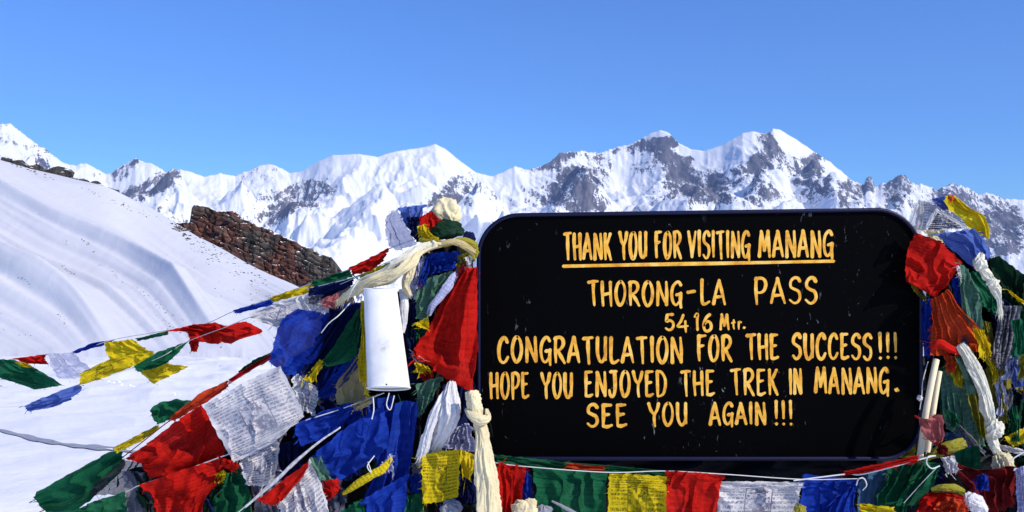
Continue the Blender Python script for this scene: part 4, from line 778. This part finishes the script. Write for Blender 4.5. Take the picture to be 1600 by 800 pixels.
loose('white scrap tied to the thin yellow roll', [[(598,722),(612,708)],[(596,742),(616,734)]], 'lilac', d=2.46, fold=(3,.012), ink=.4)
tag(rope('cord', [(583,621,2.43),(584,640,2.42),(581,655,2.42)], .9, M_cord), 'short white cord end hanging below the white tube', 'cord')
tag(rope('cord', [(608,614,2.42),(604,632,2.42),(610,640,2.42),(616,618,2.42)], .8, M_cord), 'looped cord dangling from the bottom of the white tube', 'cord')
tag(rope('cord', [(622,616,2.43),(626,630,2.42),(620,642,2.42)], .5, M_corddark), 'dark thread dangling from the bottom of the white tube', 'cord')
tag(rope('cord', [(575,722,2.45),(580,738,2.43),(574,728,2.42),(585,712,2.43)], .8, M_cord), 'curled cord lying on the blue flags at the bottom', 'cord')
# ================================================================ flags under the sign
garland('string of flags hanging straight across below the sign', [(765,722,2.52),(822,729,2.5),(948,738,2.49),(1040,736,2.49),(1132,741,2.49),(1254,749,2.49),(1345,748,2.48)], [
 ([[(776,723),(800,725),(823,729)],[(777,760),(796,762),(816,765)],[(778,850),(794,850),(806,850)]], 'red', dict(d=2.51, fold=(3,.012))),
 ([[(818,732),(828,738)],[(808,765),(832,768)],[(802,783),(838,782)]], 'blue', dict(d=2.53, fold=(2,.01))),
 ([[(833,729),(890,734),(949,738)],[(836,765),(892,768),(947,770)],[(840,850),(892,850),(946,850)]], 'green', dict(d=2.52, fold=(3,.02), ink=.5, label='dark green printed flag')),
 ([[(952,740),(996,741),(1041,744)],[(950,775),(996,776),(1041,778)],[(948,850),(996,850),(1041,850)]], 'yellow', dict(d=2.50, fold=(2,.012), ink=1.0, prows=16, label='yellow printed flag')),
 ([[(1040,735),(1085,738),(1133,741)],[(1041,765),(1085,768),(1124,770)],[(1042,850),(1080,850),(1112,850)]], 'red', dict(d=2.495, fold=(3,.014), label='plain red flag')),
 ([[(1127,752),(1190,753),(1255,754)],[(1122,775),(1186,776),(1249,776)],[(1116,850),(1180,850),(1240,850)]], 'white', dict(d=2.50, fold=(2,.014), ink=.9, prows=18, label='greyish white printed flag')),
 ([[(1255,741),(1300,745),(1345,750)],[(1253,770),(1296,772),(1330,772)],[(1250,850),(1290,850),(1310,850)]], 'blue', dict(d=2.50, fold=(3,.02)))], rad=.7)
garland('folded string of narrow flag edges running along the bottom rim of the sign', [(758,706,2.58),(780,714,2.56),(882,723,2.56),(950,728,2.56),(1036,736,2.54)], [
 ([[(776,710),(830,716),(884,722)],[(777,722),(830,729),(884,731)]], 'green', dict(d=2.55, fold=(1,.008), label='narrow green edge at the left')),
 ([[(884,723),(915,727),(946,729)],[(885,731),(915,735),(944,736)]], 'orange', dict(d=2.545, fold=(1,.006))),
 ([[(947,727),(990,731),(1036,736)],[(948,738),(990,741),(1035,744)]], 'green', dict(d=2.54, fold=(1,.008)))], cord=M_corddark)
for k, (a, b, d_, r_, c_, lb) in enumerate([(822,800,2.49,22,'cream','crumpled cream cloth at the bottom edge below the blue triangle'),(850,806,2.48,16,'grey','crumpled grey cloth at the bottom edge below the green printed flag'),(1250,797,2.46,9,'olive','small yellow crumple at the bottom edge between white and blue flags')]):
    tag(wad('cloth_wad', (a,b,d_), r_, c_, pleats=8), lb, 'scarf')
tag(bundle('cloth_strip', [(862,783,2.475,1.5),(880,792,2.465,3),(905,806,2.465,3),(930,830,2.47,3)], 'grey', pleats=3), 'thin grey strip crossing the lower part of the green printed flag', 'scarf')
# ================================================================ right bunch
loose('thin white gauze over the top right corner of the sign', [[(1430,318),(1442,313)],[(1420,345),(1444,350)],[(1410,390),(1432,395)],[(1408,432),(1425,440)]], 'white', d=2.73, fold=(3,.02), gauze=.6, trans=.5)
loose('white flag with black print standing at the top of the right bunch', [[(1436,313),(1462,316),(1484,323)],[(1432,335),(1460,335),(1490,340)],[(1428,360),(1465,360),(1506,356)]], 'white', d=2.75, fold=(2,.015), ink=1, prows=10)
tf_ = empty('prayer_flag', P(1476,345,2.63)); tag(tf_, 'triangular flag with dense black print and white border on the right bunch', CATF, 'loose prayer flags')
sheet('printed_cloth', [[(1464,329,2.63),(1467,328,2.63)],[(1456,343,2.63),(1488,342,2.63)],[(1447,358,2.63),(1508,355,2.63)]], 'ink', tf_, fold=(1,.004), bil=.004, ink=1, prows=9, fray=.1)
sheet('border', [[(1462,325,2.62),(1442,359,2.62)],[(1467,329,2.62),(1449,359,2.62)]], 'white', tf_, fold=(1,.003), bil=.003, fray=.1)
sheet('border', [[(1463,325,2.62),(1512,354,2.62)],[(1464,331,2.62),(1508,358,2.62)]], 'white', tf_, fold=(1,.003), bil=.003, fray=.1)
loose('small blue flag tip at the top of the right bunch', [[(1455,311),(1479,305)],[(1462,318),(1484,316)],[(1474,328),(1490,328)]], 'paleblue', d=2.73, fold=(2,.012))
loose('olive yellow flag draped down from the peak of the right bunch', [[(1478,307),(1488,304),(1496,310)],[(1480,322),(1500,324),(1518,326)],[(1496,336),(1518,334),(1538,338)],[(1508,350),(1526,350),(1545,356)],[(1528,366),(1538,368),(1546,373)]], 'yellow', d=2.69, fold=(3,.02), ink=.2)
tag(wad('cloth_wad', (1485,311,2.69), 7, 'orange', pleats=5), 'tiny orange knot at the very top of the right bunch', 'prayer flag')
loose('cream and yellow scrap above the red flag of the right bunch', [[(1440,360),(1476,360)],[(1450,370),(1480,368)],[(1458,378),(1478,380)]], 'cream', d=2.715, fold=(2,.012))
loose('bright red flag on the right bunch overlapping the corner of the sign', [[(1430,363),(1468,376),(1503,410)],[(1420,386),(1456,400),(1494,424)],[(1415,412),(1446,426),(1480,444)],[(1416,438),(1436,450),(1462,465)]], 'red', fray=.3, d=2.66, fold=(2,.02), bil=.02, nu=70, nv=60, trans=.4)
loose('blue flag with a sheen sloping down right of the red one', [[(1462,366),(1490,362),(1521,357)],[(1482,386),(1510,378),(1538,376)],[(1504,404),(1524,398),(1547,392)],[(1526,424),(1536,414),(1547,402)]], 'paleblue', d=2.67, fold=(3,.02), skew=.2, nu=60)
loose('olive scrap below the left corner of the bright red flag', [[(1420,440),(1440,450)],[(1430,458),(1448,466)],[(1442,466),(1450,476)]], 'olive', d=2.69, fold=(2,.01), trans=.5)
kc = empty('knotted_strip', P(1545,440,2.57)); tag(kc, 'knotted ivory strip winding down the right bunch', 'scarf')
bundle('strip', [(1534,398,2.58,5),(1530,410,2.56,9),(1534,420,2.56,6),(1542,430,2.56,9),(1550,440,2.56,6),(1556,452,2.56,8),(1561,468,2.56,4),(1563,490,2.57,3)], 'ivory', kc, pleats=6, depth=.6, twist=1.2, n=96)
wad('knot', (1532,414,2.55), 10, 'ivory', kc, pleats=7); wad('knot', (1551,443,2.55), 9, 'ivory', kc, pleats=6)
loose('very dark green flag hanging at the right edge of the picture', [[(1544,404),(1560,400),(1605,432)],[(1556,430),(1575,440),(1605,455)],[(1568,456),(1585,464),(1605,475)],[(1572,470),(1590,480),(1612,492)]], 'darkgreen', d=2.71, fold=(2,.03))
loose('thin yellow edge under the dark green flag at the right', [[(1574,452),(1606,474)],[(1578,458),(1606,482)]], 'yellow', d=2.675, fold=(1,.006))
loose('pale green printed flag hanging in the middle of the right bunch', [[(1501,412),(1512,420),(1520,440)],[(1500,445),(1515,460),(1532,462)],[(1506,488),(1520,500),(1534,500)],[(1514,505),(1526,516),(1536,522)]], 'palegreen', d=2.66, fold=(3,.015), ink=.6, trans=.45)
loose('green flag under the knotted cream strip', [[(1516,424),(1530,426)],[(1524,450),(1556,452)],[(1538,474),(1564,478)],[(1546,486),(1562,492)]], 'green', d=2.68, fold=(2,.02))
loose('small blue fold between the red flag and the pale green one', [[(1486,436),(1502,430)],[(1490,455),(1504,460)],[(1494,472),(1503,476)]], 'blue', d=2.68, fold=(2,.02))
loose('white scrap beside the small blue fold', [[(1494,416),(1500,414)],[(1498,432),(1502,436)]], 'white', d=2.65, fold=(1,.006))
loose('narrow blue flag against the right edge of the sign', [[(1441,470),(1456,466)],[(1440,500),(1456,500)],[(1441,530),(1456,535)],[(1444,556),(1458,556)]], 'blue', d=2.69, fold=(2,.012))
loose('orange red flag gathered below the bright red one', [[(1454,468),(1470,460),(1482,452)],[(1456,500),(1478,496),(1500,478)],[(1454,530),(1486,525),(1530,512)],[(1454,556),(1490,552),(1546,548)]], 'orange', d=2.66, fold=(5,.02), bil=.02, nu=90, nv=70, trans=.4)
tag(bundle('rolled_flag', [(1455,545,2.63,4),(1468,536,2.62,6),(1485,545,2.62,6),(1500,552,2.63,4)], 'red', pleats=4), 'twisted red fold at the bottom of the orange red flag', 'prayer flag')
loose('crumpled white and navy cloth at the right edge below the dark green flag', [[(1566,478),(1592,478)],[(1558,515),(1586,515)],[(1552,550),(1580,555)],[(1556,575),(1574,578)]], 'grey', d=2.69, fold=(5,.03), ink=1)
loose('olive flag hanging between the orange flag and the grey cloth', [[(1534,500),(1548,504)],[(1540,545),(1556,545)],[(1544,580),(1566,580)]], 'olive', d=2.70, fold=(3,.02), ink=.4)
loose('dark green drape at the right edge', [[(1590,480),(1612,486)],[(1588,520),(1612,520)],[(1586,560),(1612,560)]], 'green', d=2.73, fold=(3,.02))
loose('small blue scrap at the right edge', [[(1592,518),(1610,516)],[(1594,540),(1610,540)]], 'blue', d=2.69, fold=(2,.012))
# poles
M_wood = plain('pale_bare_wood', (.80, .68, .44), .7, .2, .2, sc=30, bump=.002)
tag(rope('wooden_pole', [(1463,562,2.60),(1455,600,2.58),(1446,650,2.57),(1437,717,2.56)], 4.8, M_wood, n=14), 'slim pale wooden pole leaning beside the right edge of the sign', 'pole')
tag(rope('wooden_stick', [(1468,580,2.62),(1463,610,2.61),(1457,650,2.60),(1449,706,2.60)], 4.2, M_wood, n=12), 'second pale stick just behind and right of the wooden pole', 'pole')
tag(sheet('cloth_rag', [[(1434,652,2.55),(1448,655,2.5),(1460,648,2.54)],[(1436,664),(1452,668),(1470,650)],[(1446,684),(1458,684),(1474,668)],[(1462,696),(1466,695),(1471,690)]], 'pink', d=2.54, fold=(3,.02)), 'faded red rag tied round the wooden pole', 'scarf')
tag(rope('cord', [(1430,650,2.65),(1438,655,2.63),(1448,657,2.63),(1462,650,2.65)], 1.6, M_cordred), 'red cord tied round the wooden pole', 'cord')
tag(rope('cord', [(1450,565,2.67),(1442,595,2.65),(1440,620,2.65),(1437,640,2.65)], .7, M_cord), 'thin white cord along the left side of the wooden pole', 'cord')
tag(wad('cord_knot', (1437,622,2.65), 4.5, 'white', pleats=5), 'small white knot at the right edge of the sign', 'cord')
loose('green printed flag falling to the right of the poles', [[(1468,584),(1482,576),(1497,571)],[(1470,620),(1492,614),(1512,608)],[(1474,658),(1506,662),(1530,650)],[(1482,672),(1515,690),(1540,698)]], 'palegreen', d=2.70, fold=(4,.02), ink=.6, skew=.1, nu=60)
loose('dark green flag right behind the poles', [[(1466,575),(1480,572)],[(1468,620),(1478,622)],[(1470,650),(1480,652)]], 'green', d=2.75, fold=(2,.02))
loose('yellow printed flag hanging beside the white knotted scarf', [[(1492,556),(1506,560)],[(1502,585),(1530,600)],[(1512,610),(1538,618)],[(1520,650),(1546,655)],[(1530,680),(1548,690)]], 'olive', d=2.68, fold=(3,.02), ink=.6, trans=.45)
ks = empty('knotted_white_scarf', P(1552,664,2.63)); tag(ks, 'white scarf with two knots and a frayed end hanging in the right bunch', 'scarf')
bundle('upper_length', [(1500,538,2.62,7),(1514,560,2.62,11),(1528,588,2.62,11),(1538,615,2.62,9),(1543,640,2.61,11),(1548,660,2.61,7)], 'ivory', ks, pleats=6, depth=.55, n=100)
wad('knot', (1554,671,2.60), 13, 'ivory', ks, pleats=7, rz=1.1)
bundle('lower_length', [(1550,682,2.62,9),(1553,696,2.61,8),(1558,706,2.61,7)], 'ivory', ks, pleats=5)
wad('frayed_end', (1567,726,2.6), 16, 'cream', ks, pleats=13, rz=1.25, pole=(.2,-.4,1)); bundle('tassel', [(1562,712,2.59,10),(1566,728,2.58,15),(1569,742,2.58,12),(1570,750,2.58,5)], 'cream', ks, pleats=12, depth=.6, twist=1.0, n=140, m_=90)
loose('olive flag in the shade right of the white knotted scarf', [[(1541,568),(1560,560),(1580,572)],[(1544,600),(1565,610),(1580,600)],[(1548,630),(1560,652),(1576,625)]], 'olive', d=2.72, fold=(3,.025))
loose('grey gauze scrap beside the shaded olive flag', [[(1566,610),(1582,606)],[(1564,632),(1582,628)],[(1558,658),(1572,650)]], 'grey', d=2.71, fold=(2,.02), gauze=.2)
loose('yellow flag at the right edge above the string', [[(1571,682),(1588,674),(1606,666)],[(1576,692),(1590,685),(1606,682)],[(1584,697),(1594,694),(1606,692)]], 'yellow', d=2.68, fold=(2,.01))
loose('small yellow corner at the right edge higher up', [[(1585,600),(1606,588)],[(1590,612),(1606,608)]], 'olive', d=2.69, fold=(2,.01))
loose('green cloth folded below the rag on the pole', [[(1482,706),(1506,700),(1531,697)],[(1485,725),(1510,726),(1533,722)],[(1500,738),(1516,744),(1534,742)]], 'green', d=2.65, fold=(4,.015), ink=.3)
tag(bundle('rolled_flag', [(1444,718,2.64,4),(1462,708,2.62,8),(1485,698,2.61,10),(1506,692,2.62,8)], 'olive', pleats=5, depth=.4, ink=.3), 'olive rolled flag wrapped across the foot of the wooden pole', 'prayer flag')
loose('white gauze draped below the rag on the pole', [[(1476,658),(1500,664)],[(1490,672),(1525,690)],[(1500,684),(1538,708)]], 'grey', d=2.68, fold=(4,.02), gauze=.2)
loose('white cloth scrap between pole foot and sign', [[(1446,682),(1460,684)],[(1440,702),(1456,704)]], 'lilac', d=2.69, fold=(2,.012))
loose('teal cloth bunched under the green printed flag', [[(1476,676),(1504,678)],[(1478,690),(1506,694)]], 'slate', d=2.67, fold=(3,.02))
loose('yellow triangle of cloth behind the lower right corner of the sign', [[(1424,690),(1430,692)],[(1405,706),(1430,704)],[(1390,716),(1430,714)]], 'olive', d=2.75, fold=(2,.01), trans=.45)
garland('string with a flat red band and green drapes under the sign corner', [(1240,751,2.47),(1321,741,2.46),(1352,740,2.45),(1445,716,2.44),(1462,712,2.44)], [
 ([[(1321,736),(1378,724),(1434,711)],[(1321,743),(1378,733),(1434,722)]], 'red', dict(d=2.44, fold=(1,.004), label='flat red band')),
 ([[(1392,728),(1425,718),(1468,724)],[(1382,750),(1420,742),(1450,745)],[(1374,778),(1405,775),(1428,762)],[(1372,830),(1400,820),(1412,800)]], 'green', dict(d=2.50, fold=(4,.03), label='large dark green drape')),
 ([[(1440,724),(1468,730)],[(1420,752),(1458,756)],[(1400,790),(1430,790)]], 'green', dict(d=2.47, fold=(3,.02))),
 ([[(1344,746),(1368,734),(1392,724)],[(1342,770),(1362,766),(1384,752)],[(1340,830),(1360,830),(1378,800)]], 'slate', dict(d=2.51, fold=(3,.02), label='faded teal blue flag'))], rad=1.1)
loose('bright blue flag with a rolled edge below the right part of the sign', [[(1320,768),(1340,752)],[(1300,790),(1336,780)],[(1280,850),(1334,850)]], 'blue', d=2.47, fold=(3,.02))
tag(rope('cord', [(1338,758,2.44),(1342,748,2.42),(1350,748,2.42),(1354,758,2.42),(1348,766,2.43)], .9, M_cord), 'white cord hook above the blue flag at the lower right', 'cord')
tag(rope('cord', [(1468,728,2.43),(1456,732,2.42),(1448,724,2.42),(1450,714,2.42),(1460,712,2.43)], .9, M_cord), 'white cord loop at the foot of the wooden pole', 'cord')
tag(rope('cord', [(1412,786,2.45),(1440,755,2.44),(1466,728,2.43)], .5, M_cord), 'straight light cord running down from the white loop', 'cord')
loose('deep red drape in the shade under the white knotted scarf', [[(1475,716),(1500,726),(1528,742)],[(1500,748),(1545,745),(1590,728)],[(1512,762),(1550,768),(1586,765)],[(1525,800),(1560,800),(1580,790)]], 'darkred', d=2.54, fold=(4,.03), nu=60)
loose('yellow flag edge at the bottom right corner area', [[(1342,786),(1372,790),(1398,793)],[(1345,800),(1372,804),(1398,806)]], 'yellow', d=2.45, fold=(2,.01))
tag(sheet('rolled_flag', [[(1434,796),(1440,772),(1462,768),(1500,774)],[(1430,812),(1448,784),(1470,780),(1506,788)],[(1436,830),(1460,812),(1480,806),(1506,806)]], 'red', d=2.45, fold=(3,.035), skew=.5, bil=.03), 'rolled red flag lying at the bottom right', 'prayer flag')
tag(sheet('rolled_flag', [[(1460,790),(1484,776),(1508,782)],[(1464,798),(1486,790),(1508,796)],[(1470,812),(1488,806),(1504,806)]], 'orange', d=2.41, fold=(3,.03), bil=.02), 'orange crumpled flag lying on the rolled red one', 'prayer flag')
tag(bundle('rolled_flag', [(1506,780,2.44,9),(1522,784,2.435,14),(1534,800,2.44,12)], 'white', pleats=5, depth=.4), 'white rolled cloth right of the orange crumpled flag', 'scarf')
tag(bundle('rolled_flag', [(1455,766,2.46,4),(1480,762,2.45,7),(1505,768,2.46,6)], 'olive', pleats=4, depth=.4), 'thin yellowish roll behind the rolled red flag', 'prayer flag')
loose('white flag with blue print at the bottom right edge', [[(1586,732),(1606,726)],[(1588,762),(1608,756)],[(1592,830),(1612,830)]], 'lilac', d=2.50, fold=(2,.015), ink=.8)
tag(rope('cord', [(1575,722,2.5),(1590,712,2.5),(1612,700,2.5)], 1.0, M_cord), 'white cord leaving the picture at the right edge', 'cord')
# ---- thin slivers that show between the larger flags
SLV = [('olive crumpled sliver beside the left end of the dark blue flag', [(478,600),(500,606)], [(484,628),(498,632)], 'olive', 2.60),
 ('white sliver under the yellow flag edge by the green point', [(470,580),(482,584)], [(476,600),(488,602)], 'white', 2.59),
 ('red sliver between the white and the green flag at the lower left', [(340,712),(372,724)], [(344,728),(366,738)], 'red', 2.55),
 ('yellow scrap below the corner of the large red flag', [(336,742),(350,734)], [(338,756),(348,752)], 'yellow', 2.60),
 ('green strip in the shade under the blue flag with the white cord', [(540,690),(556,684)], [(548,730),(562,722)], 'green', 2.56),
 ('yellow and red scrap right of the lower end of the tube', [(650,566),(668,572)], [(646,582),(672,584)], 'yellow', 2.54),
 ('red scrap right of the lower end of the tube', [(656,582),(674,580)], [(660,594),(676,594)], 'red', 2.55),
 ('white torn scrap by the tip of the big red flag', [(640,546),(654,556)], [(646,562),(658,570)], 'white', 2.56),
 ('lilac strip falling under the right end of the cream scarf', [(652,410),(664,404)], [(644,446),(652,450)], 'lilac', 2.545),
 ('blue strip beside the lilac one under the cream scarf', [(664,404),(674,400)], [(652,444),(660,448)], 'blue', 2.54),
 ('white thread of cloth at the sign edge above the big red flag', [(728,402),(734,400)], [(726,424),(732,426)], 'white', 2.53),
 ('olive scrap among the flags at the upper left corner of the sign', [(716,398),(732,396)], [(710,416),(722,418)], 'olive', 2.54),
 ('navy strip right of the printed yellow flag', [(722,744),(742,740)], [(726,786),(742,786)], 'navy', 2.52),
 ('blue scrap left of the printed yellow flag', [(640,742),(658,740)], [(640,770),(656,770)], 'blue', 2.52),
 ('white lilac scrap under the dark green flag at the right edge', [(1572,566),(1590,560)], [(1566,594),(1584,590)], 'lilac', 2.66),
 ('teal strip between the two hanging printed flags at the right', [(1500,520),(1516,524)], [(1508,566),(1522,566)], 'slate', 2.66),
 ('yellow strip left of the white knotted scarf', [(1484,556),(1496,560)], [(1490,600),(1504,606)], 'yellow', 2.68),
 ('olive strip hanging right of the white knotted scarf', [(1556,600),(1564,596)], [(1564,664),(1574,660)], 'olive', 2.70),
 ('blue scrap between the frayed scarf end and the deep red drape', [(1526,744),(1540,740)], [(1524,764),(1544,766)], 'blue', 2.50),
 ('green strip along the right edge beside the white knots', [(1576,640),(1590,634)], [(1580,690),(1592,690)], 'green', 2.68),
 ('yellow thin strip crossing the shade at the right edge', [(1540,560),(1550,556)], [(1552,600),(1560,596)], 'yellow', 2.68),
 ('red scrap in the shade by the foot of the wooden pole', [(1462,690),(1476,696)], [(1464,708),(1480,712)], 'darkred', 2.52)]
SLV += [('sheer pale green flag hanging over the yellow printed one right of the poles', [(1496,560),(1518,566)], [(1512,618),(1536,612)], 'palegreen', 2.64),
 ('orange scrap between the poles and the sheer pale green flag', [(1474,552),(1490,556)], [(1478,580),(1492,582)], 'orange', 2.65),
 ('lilac printed strip right of the white knotted scarf', [(1552,590),(1564,588)], [(1560,650),(1574,646)], 'lilac', 2.69),
 ('dark green strip overlapping the crumpled white and navy cloth', [(1582,500),(1596,498)], [(1580,556),(1596,556)], 'green', 2.60),
 ('yellow printed strip below the pale green flag of the right bunch', [(1520,512),(1536,516)], [(1532,560),(1548,556)], 'yellow', 2.62),
 ('pale blue strip hanging beside the shaded olive flag', [(1576,560),(1592,556)], [(1584,606),(1596,604)], 'paleblue', 2.66),
 ('white printed strip just under the olive rolled flag', [(1470,716),(1490,712)], [(1478,742),(1496,738)], 'white', 2.49),
 ('green pointed scrap right of the faded red rag', [(1474,640),(1492,644)], [(1486,668),(1496,666)], 'green', 2.63),
 ('brown olive strip at the right edge beside the dark green drape', [(1592,556),(1606,552)], [(1590,592),(1606,590)], 'olive', 2.62),
 ('white strip crossing from the knots to the right edge', [(1560,694),(1604,704)], [(1562,702),(1604,714)], 'white', 2.63)]
for lb, a_, b_, c_, d_ in SLV: loose(lb, [a_, [((a_[0][0]+b_[0][0])/2+2, (a_[0][1]+b_[0][1])/2), ((a_[1][0]+b_[1][0])/2+3, (a_[1][1]+b_[1][1])/2)], b_], c_, d=d_, fold=(3,.015), ink=.3)
# ================================================================ behind them: cairn stones and added dark cloth standing in for deep shade
random.seed(21); it = []
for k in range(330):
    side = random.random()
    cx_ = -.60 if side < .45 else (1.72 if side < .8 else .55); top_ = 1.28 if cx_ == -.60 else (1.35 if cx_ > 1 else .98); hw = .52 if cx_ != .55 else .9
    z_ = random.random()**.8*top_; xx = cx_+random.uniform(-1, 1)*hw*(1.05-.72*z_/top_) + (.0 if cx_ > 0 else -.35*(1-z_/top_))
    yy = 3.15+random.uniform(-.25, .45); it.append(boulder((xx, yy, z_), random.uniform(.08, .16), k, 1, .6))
M_st = rock_mat('shade_black_stone', [(.006, .006, .007), (.012, .012, .013), (.022, .021, .021), (.006, .006, .006), (.015, .015, .014)], 1.6, 6)  # near-black colour stands in for the deep shade behind the flags
tag(pile('shade_stone_heap', it, M_st), kind='stuff')
SH = [('added black sheet for the deep shade below the big white printed flag', [[(300,690),(420,640),(460,600)],[(200,770),(360,760),(470,740)],[(110,860),(330,860),(480,860)]], 'black', 2.80),
 ('added black sheet for the shade behind the blue flags of the left bunch', [[(455,560),(560,500),(640,440),(650,400)],[(440,640),(560,640),(660,600)],[(440,740),(560,760),(660,740)],[(440,880),(580,880),(680,880)]], 'black', 2.80),
 ('added black sheet for the shade behind the white tassels', [[(640,405),(690,380),(738,378)],[(640,560),(700,560),(748,560)],[(640,700),(700,700),(775,715)],[(640,880),(700,880),(780,880)]], 'black', 2.72),
 ('added black sheet for the shade behind the string of flags under the sign', [[(760,700),(1100,715),(1420,700)],[(760,780),(1100,780),(1440,780)],[(760,900),(1100,900),(1460,900)]], 'black', 2.80),
 ('added black sheet for the shade inside the upper right bunch', [[(1440,372),(1500,372),(1545,400)],[(1446,450),(1510,450),(1590,440)],[(1446,560),(1520,560),(1625,540)]], 'black', 2.94),
 ('added black sheet for the shade inside the lower right bunch', [[(1446,540),(1520,540),(1625,520)],[(1444,660),(1520,660),(1640,640)],[(1430,760),(1530,760),(1650,740)],[(1420,900),(1530,900),(1660,900)]], 'black', 2.96)]
for lb, rows, c_, d_ in SH: loose(lb, rows, c_, d=d_, fold=(6,.07), bil=.05, wr=.01, trans=.05, nu=80, nv=70, fray=.3)  # black sheets added in place of the deep shadow between the flags
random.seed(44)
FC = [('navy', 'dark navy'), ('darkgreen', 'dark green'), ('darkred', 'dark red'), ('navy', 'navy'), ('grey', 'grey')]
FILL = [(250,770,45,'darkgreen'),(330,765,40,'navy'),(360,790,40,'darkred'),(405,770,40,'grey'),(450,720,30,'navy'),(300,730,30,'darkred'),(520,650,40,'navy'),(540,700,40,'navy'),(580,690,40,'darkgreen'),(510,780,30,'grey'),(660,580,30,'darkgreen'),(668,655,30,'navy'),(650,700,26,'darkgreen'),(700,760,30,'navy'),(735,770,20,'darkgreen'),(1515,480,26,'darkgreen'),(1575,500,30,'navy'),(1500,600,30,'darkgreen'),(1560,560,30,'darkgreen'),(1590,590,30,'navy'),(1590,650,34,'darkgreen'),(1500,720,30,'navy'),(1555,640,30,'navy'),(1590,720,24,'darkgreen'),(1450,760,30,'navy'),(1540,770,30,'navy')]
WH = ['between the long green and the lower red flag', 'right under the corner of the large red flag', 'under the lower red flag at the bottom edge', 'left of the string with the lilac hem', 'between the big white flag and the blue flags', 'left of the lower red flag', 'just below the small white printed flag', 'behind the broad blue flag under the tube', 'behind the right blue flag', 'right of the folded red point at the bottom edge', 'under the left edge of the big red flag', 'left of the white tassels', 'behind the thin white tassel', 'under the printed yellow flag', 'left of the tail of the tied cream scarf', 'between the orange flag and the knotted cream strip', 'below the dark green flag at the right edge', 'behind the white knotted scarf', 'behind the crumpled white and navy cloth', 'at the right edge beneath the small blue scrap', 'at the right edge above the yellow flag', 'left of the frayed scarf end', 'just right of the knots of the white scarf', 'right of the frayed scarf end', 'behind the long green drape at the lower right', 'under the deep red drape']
for k, (a, b, s_, c_) in enumerate(FILL):  # random added flags, in darker cloth to stand in for shade in the gaps
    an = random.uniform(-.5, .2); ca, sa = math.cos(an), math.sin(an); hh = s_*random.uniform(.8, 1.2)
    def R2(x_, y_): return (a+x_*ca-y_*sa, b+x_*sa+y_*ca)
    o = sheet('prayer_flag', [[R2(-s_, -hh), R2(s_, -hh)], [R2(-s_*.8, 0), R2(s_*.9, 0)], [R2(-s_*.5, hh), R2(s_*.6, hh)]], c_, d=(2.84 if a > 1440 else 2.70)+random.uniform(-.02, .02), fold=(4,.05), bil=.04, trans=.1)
    tag(o, 'added %s flag filling the shade %s' % (dict(FC+[('darkgreen','dark green'),('navy','navy')])[c_], WH[k]), CATF, 'added flags filling the shade')
# ================================================================ thin mountain air
hz = bpy.data.materials.new('thin_air'); hz.use_nodes = True; ht = hz.node_tree
for n_ in list(ht.nodes):
    if n_.type == 'BSDF_PRINCIPLED': ht.nodes.remove(n_)
vp_ = ht.nodes.new('ShaderNodeVolumePrincipled'); vp_.inputs['Color'].default_value = (.42, .60, 1, 1); vp_.inputs['Density'].default_value = 2.6e-5; vp_.inputs['Anisotropy'].default_value = 0
ht.links.new(vp_.outputs[0], ht.nodes['Material Output'].inputs['Volume'])
pts_ = [(x_, y_, z_) for z_ in (-1100, 3300) for y_ in (-400, 16500) for x_ in (-17500, 17500)]
hb_ = mesh_obj('haze', pts_, [(0,2,3,1),(4,5,7,6),(0,1,5,4),(2,6,7,3),(0,4,6,2),(1,3,7,5)], hz, smooth=False); tag(hb_, kind='stuff')
